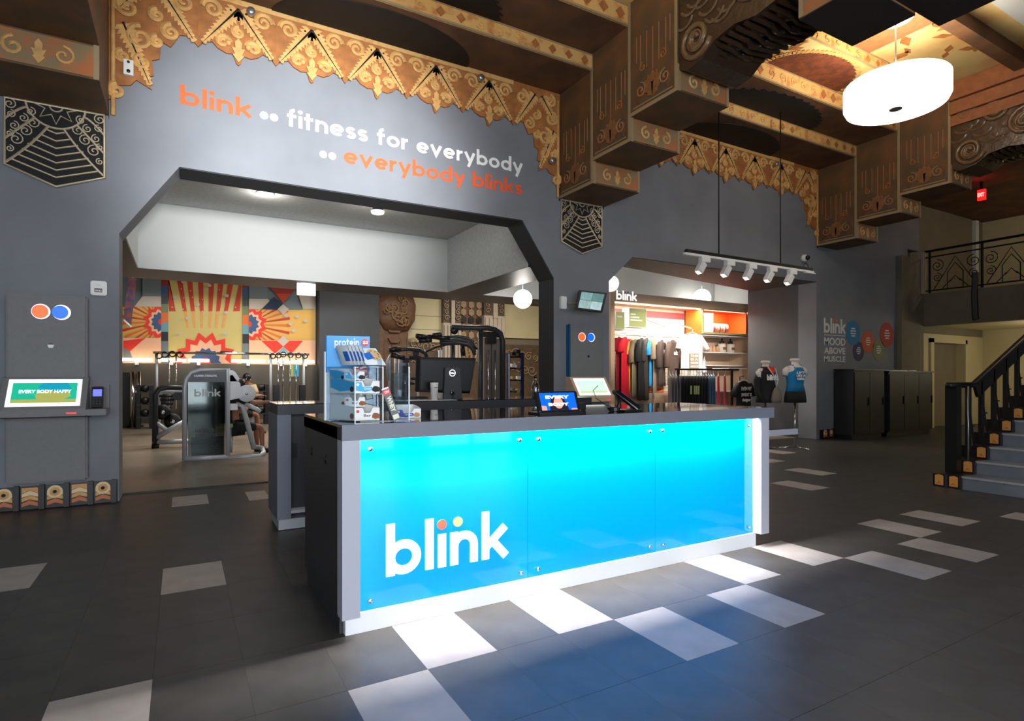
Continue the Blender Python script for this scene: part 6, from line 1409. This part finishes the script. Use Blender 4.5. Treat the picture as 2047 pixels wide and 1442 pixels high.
for k in range(5):
    y = 8.1-k*1.2
    if y < 2.9: break
    IR('post', [(y, 3.79), (y, 4.95)], .03)
    c = y-.6
    IR('zigzag', [(c-.5, 3.88), (c, 4.72), (c+.5, 3.88)], .014); IR('zigzag', [(c-.18, 3.88), (c-.18, 4.3), (c, 4.55), (c+.18, 4.3), (c+.18, 3.88)], .014); IR('zigzag', [(c-.12, 4.05), (c, 4.2), (c+.12, 4.05)], .012); IR('zigzag', [(c-.3, 3.88), (c-.1, 4.1)], .012); IR('zigzag', [(c+.3, 3.88), (c+.1, 4.1)], .012)
    for sg in (-1, 1):
        for zz, r in ((4.52, .17), (4.2, .12)): IR('scroll', spiral(c+sg*.42, zz, r, 90, 1.7, 18, sg), .012)
pp = wx(1950, 600, XB); IR('drop_ornament', [(pp[0], 4.2), (pp[0]+.02, 3.6), (pp[0], 3.05), (pp[0]-.02, 2.98)], [.08, .1, .09, .04][0:1]*4)
S(MB().box(17.75, 17.9, 8.2, 8.38, 3.78, 4.95, LST), 'trim_16')
# staircase
stair = thing('staircase', 'grey stone staircase with tiled stringer rising to the right edge', 'staircase', (11, 2.4, 0)); SG = mat('blue_grey_stair', (104, 110, 118), .6, var=.15, scale=6); NO = mat('stair_nosing', (150, 152, 156), .5)
for k in range(20):
    x = 9.0+.4*k; z = .171*(k+1)
    if k < 12 or True:
        MB().box(x, x+.4 if k < 19 else x+.5, .3, 3.7, z-.171, z, SG).build('step', stair)
        MB().box(x-.015, x+.03, .3, 3.7, z-.02, z+.003, NO).build('nosing', stair)
        if k:
            MB().box(x, x+.4, .3, 3.7, max(0, z-.6), z-.172, SG).build('stringer_core', stair)
    if k < 11:
        mb = MB(); mb.box(x, x+.42, 3.7, 4.04, max(0, z-.5 if k else 0), z-.004, mat('tile_black', (28, 24, 22), .35)); mb.build('string_block', stair)
        for q in range(2 if k == 0 else 1):
            yy = 3.72+q*.17; mb = MB(); w_ = .1
            mb.prism([(.0, .02), (w_, .02), (w_, .15), (w_/2, .165), (0, .15)], mat('tile_amber', (214, 150, 76), .4), (x-.001, yy+.12, z-.171), (0, -1, 0), (0, 0, 1), (-.012, 0, 0)); mb.prism([(.01, .03), (w_/2, .07), (w_-.01, .03), (w_/2, .05)], mat('tile_rust', (190, 104, 56), .4), (x-.013, yy+.12, z-.171), (0, -1, 0), (0, 0, 1), (-.004, 0, 0)); mb.build('amber_tile', stair)
            MB().box(x-.02, x-.001, yy-.03, yy+.0, z-.171, z-.005, CHAR).build('tile_bar', stair)
hr = thing('stair_railing', 'black stair handrail with iron balusters along the staircase', 'railing', (10, 3.9, .17)); YH = 3.92
def zr_(x): return 1.38 if x < 9.88 else 1.38+(x-9.88)*.4275
MB().tube([(9.16, YH, 1.38), (9.88, YH, 1.38), (16.5, YH, zr_(16.5))], .045, IRON, 8).build('handrail', hr)
MB().prism([(9.9, 1.36), (16.5, zr_(16.5)-.02), (16.5, zr_(16.5)-.2), (10.0, 1.2)], IRON, (0, YH-.02, 0), d=(0, .04, 0)).build('rail_web', hr)
MB().box(9.22, 9.36, YH-.07, YH+.07, .17, 1.36, IRON).build('newel_post', hr); MB().tube([(9.48, YH-.1, .17), (9.48, YH-.1, 1.36)], .01, STEEL, 6).build('thin_rod', hr)
for k in range(15):
    x = 9.7+k*.4; zb = .171*(int((x-9.0)/.4)+1)
    MB().box(x-.02, x+.02, YH-.02, YH+.02, zb-.01, zr_(x)-.02, IRON).build('baluster', hr)
    MB().tube([(x, YH, zr_(x)-.1), (x+.2, YH, zb+.171)], .015, IRON, 5).build('slanted_bar', hr)
    MB().tube([(x+.1, YH, zb+.1), (x+.1, YH, zr_(x)-.02)], .012, IRON, 5).build('thin_bar', hr)
    MB().tube([(x, YH, zb+.45), (x+.2, YH, zb+.45)], .012, IRON, 5).build('cross_bar', hr)
x_, (y, z) = 17.6, wx(1963, 390, 17.6); t = thing('exit_sign', 'glowing red exit sign hanging high at the right', 'exit sign', (17.6, y, z-.15))
MB().box(17.55, 17.62, y-.08, y+.08, z-.13, z+.13, REDL).build('sign_face', t); MB().box(17.56, 17.61, y-.03, y+.03, z+.13, 6.429, IRON).build('mount', t)
typeset('EXIT', (17.545, y+.07, z-.05), .14, .1, mat('exit_letters', (255, 170, 160), .4, emit=2), 'sign_word', t, u=(0, -1, 0), v=(0, 0, 1), bold=.04)
point('exit_glow', (17.3, y, z), 2, (1, .05, .05), .05)
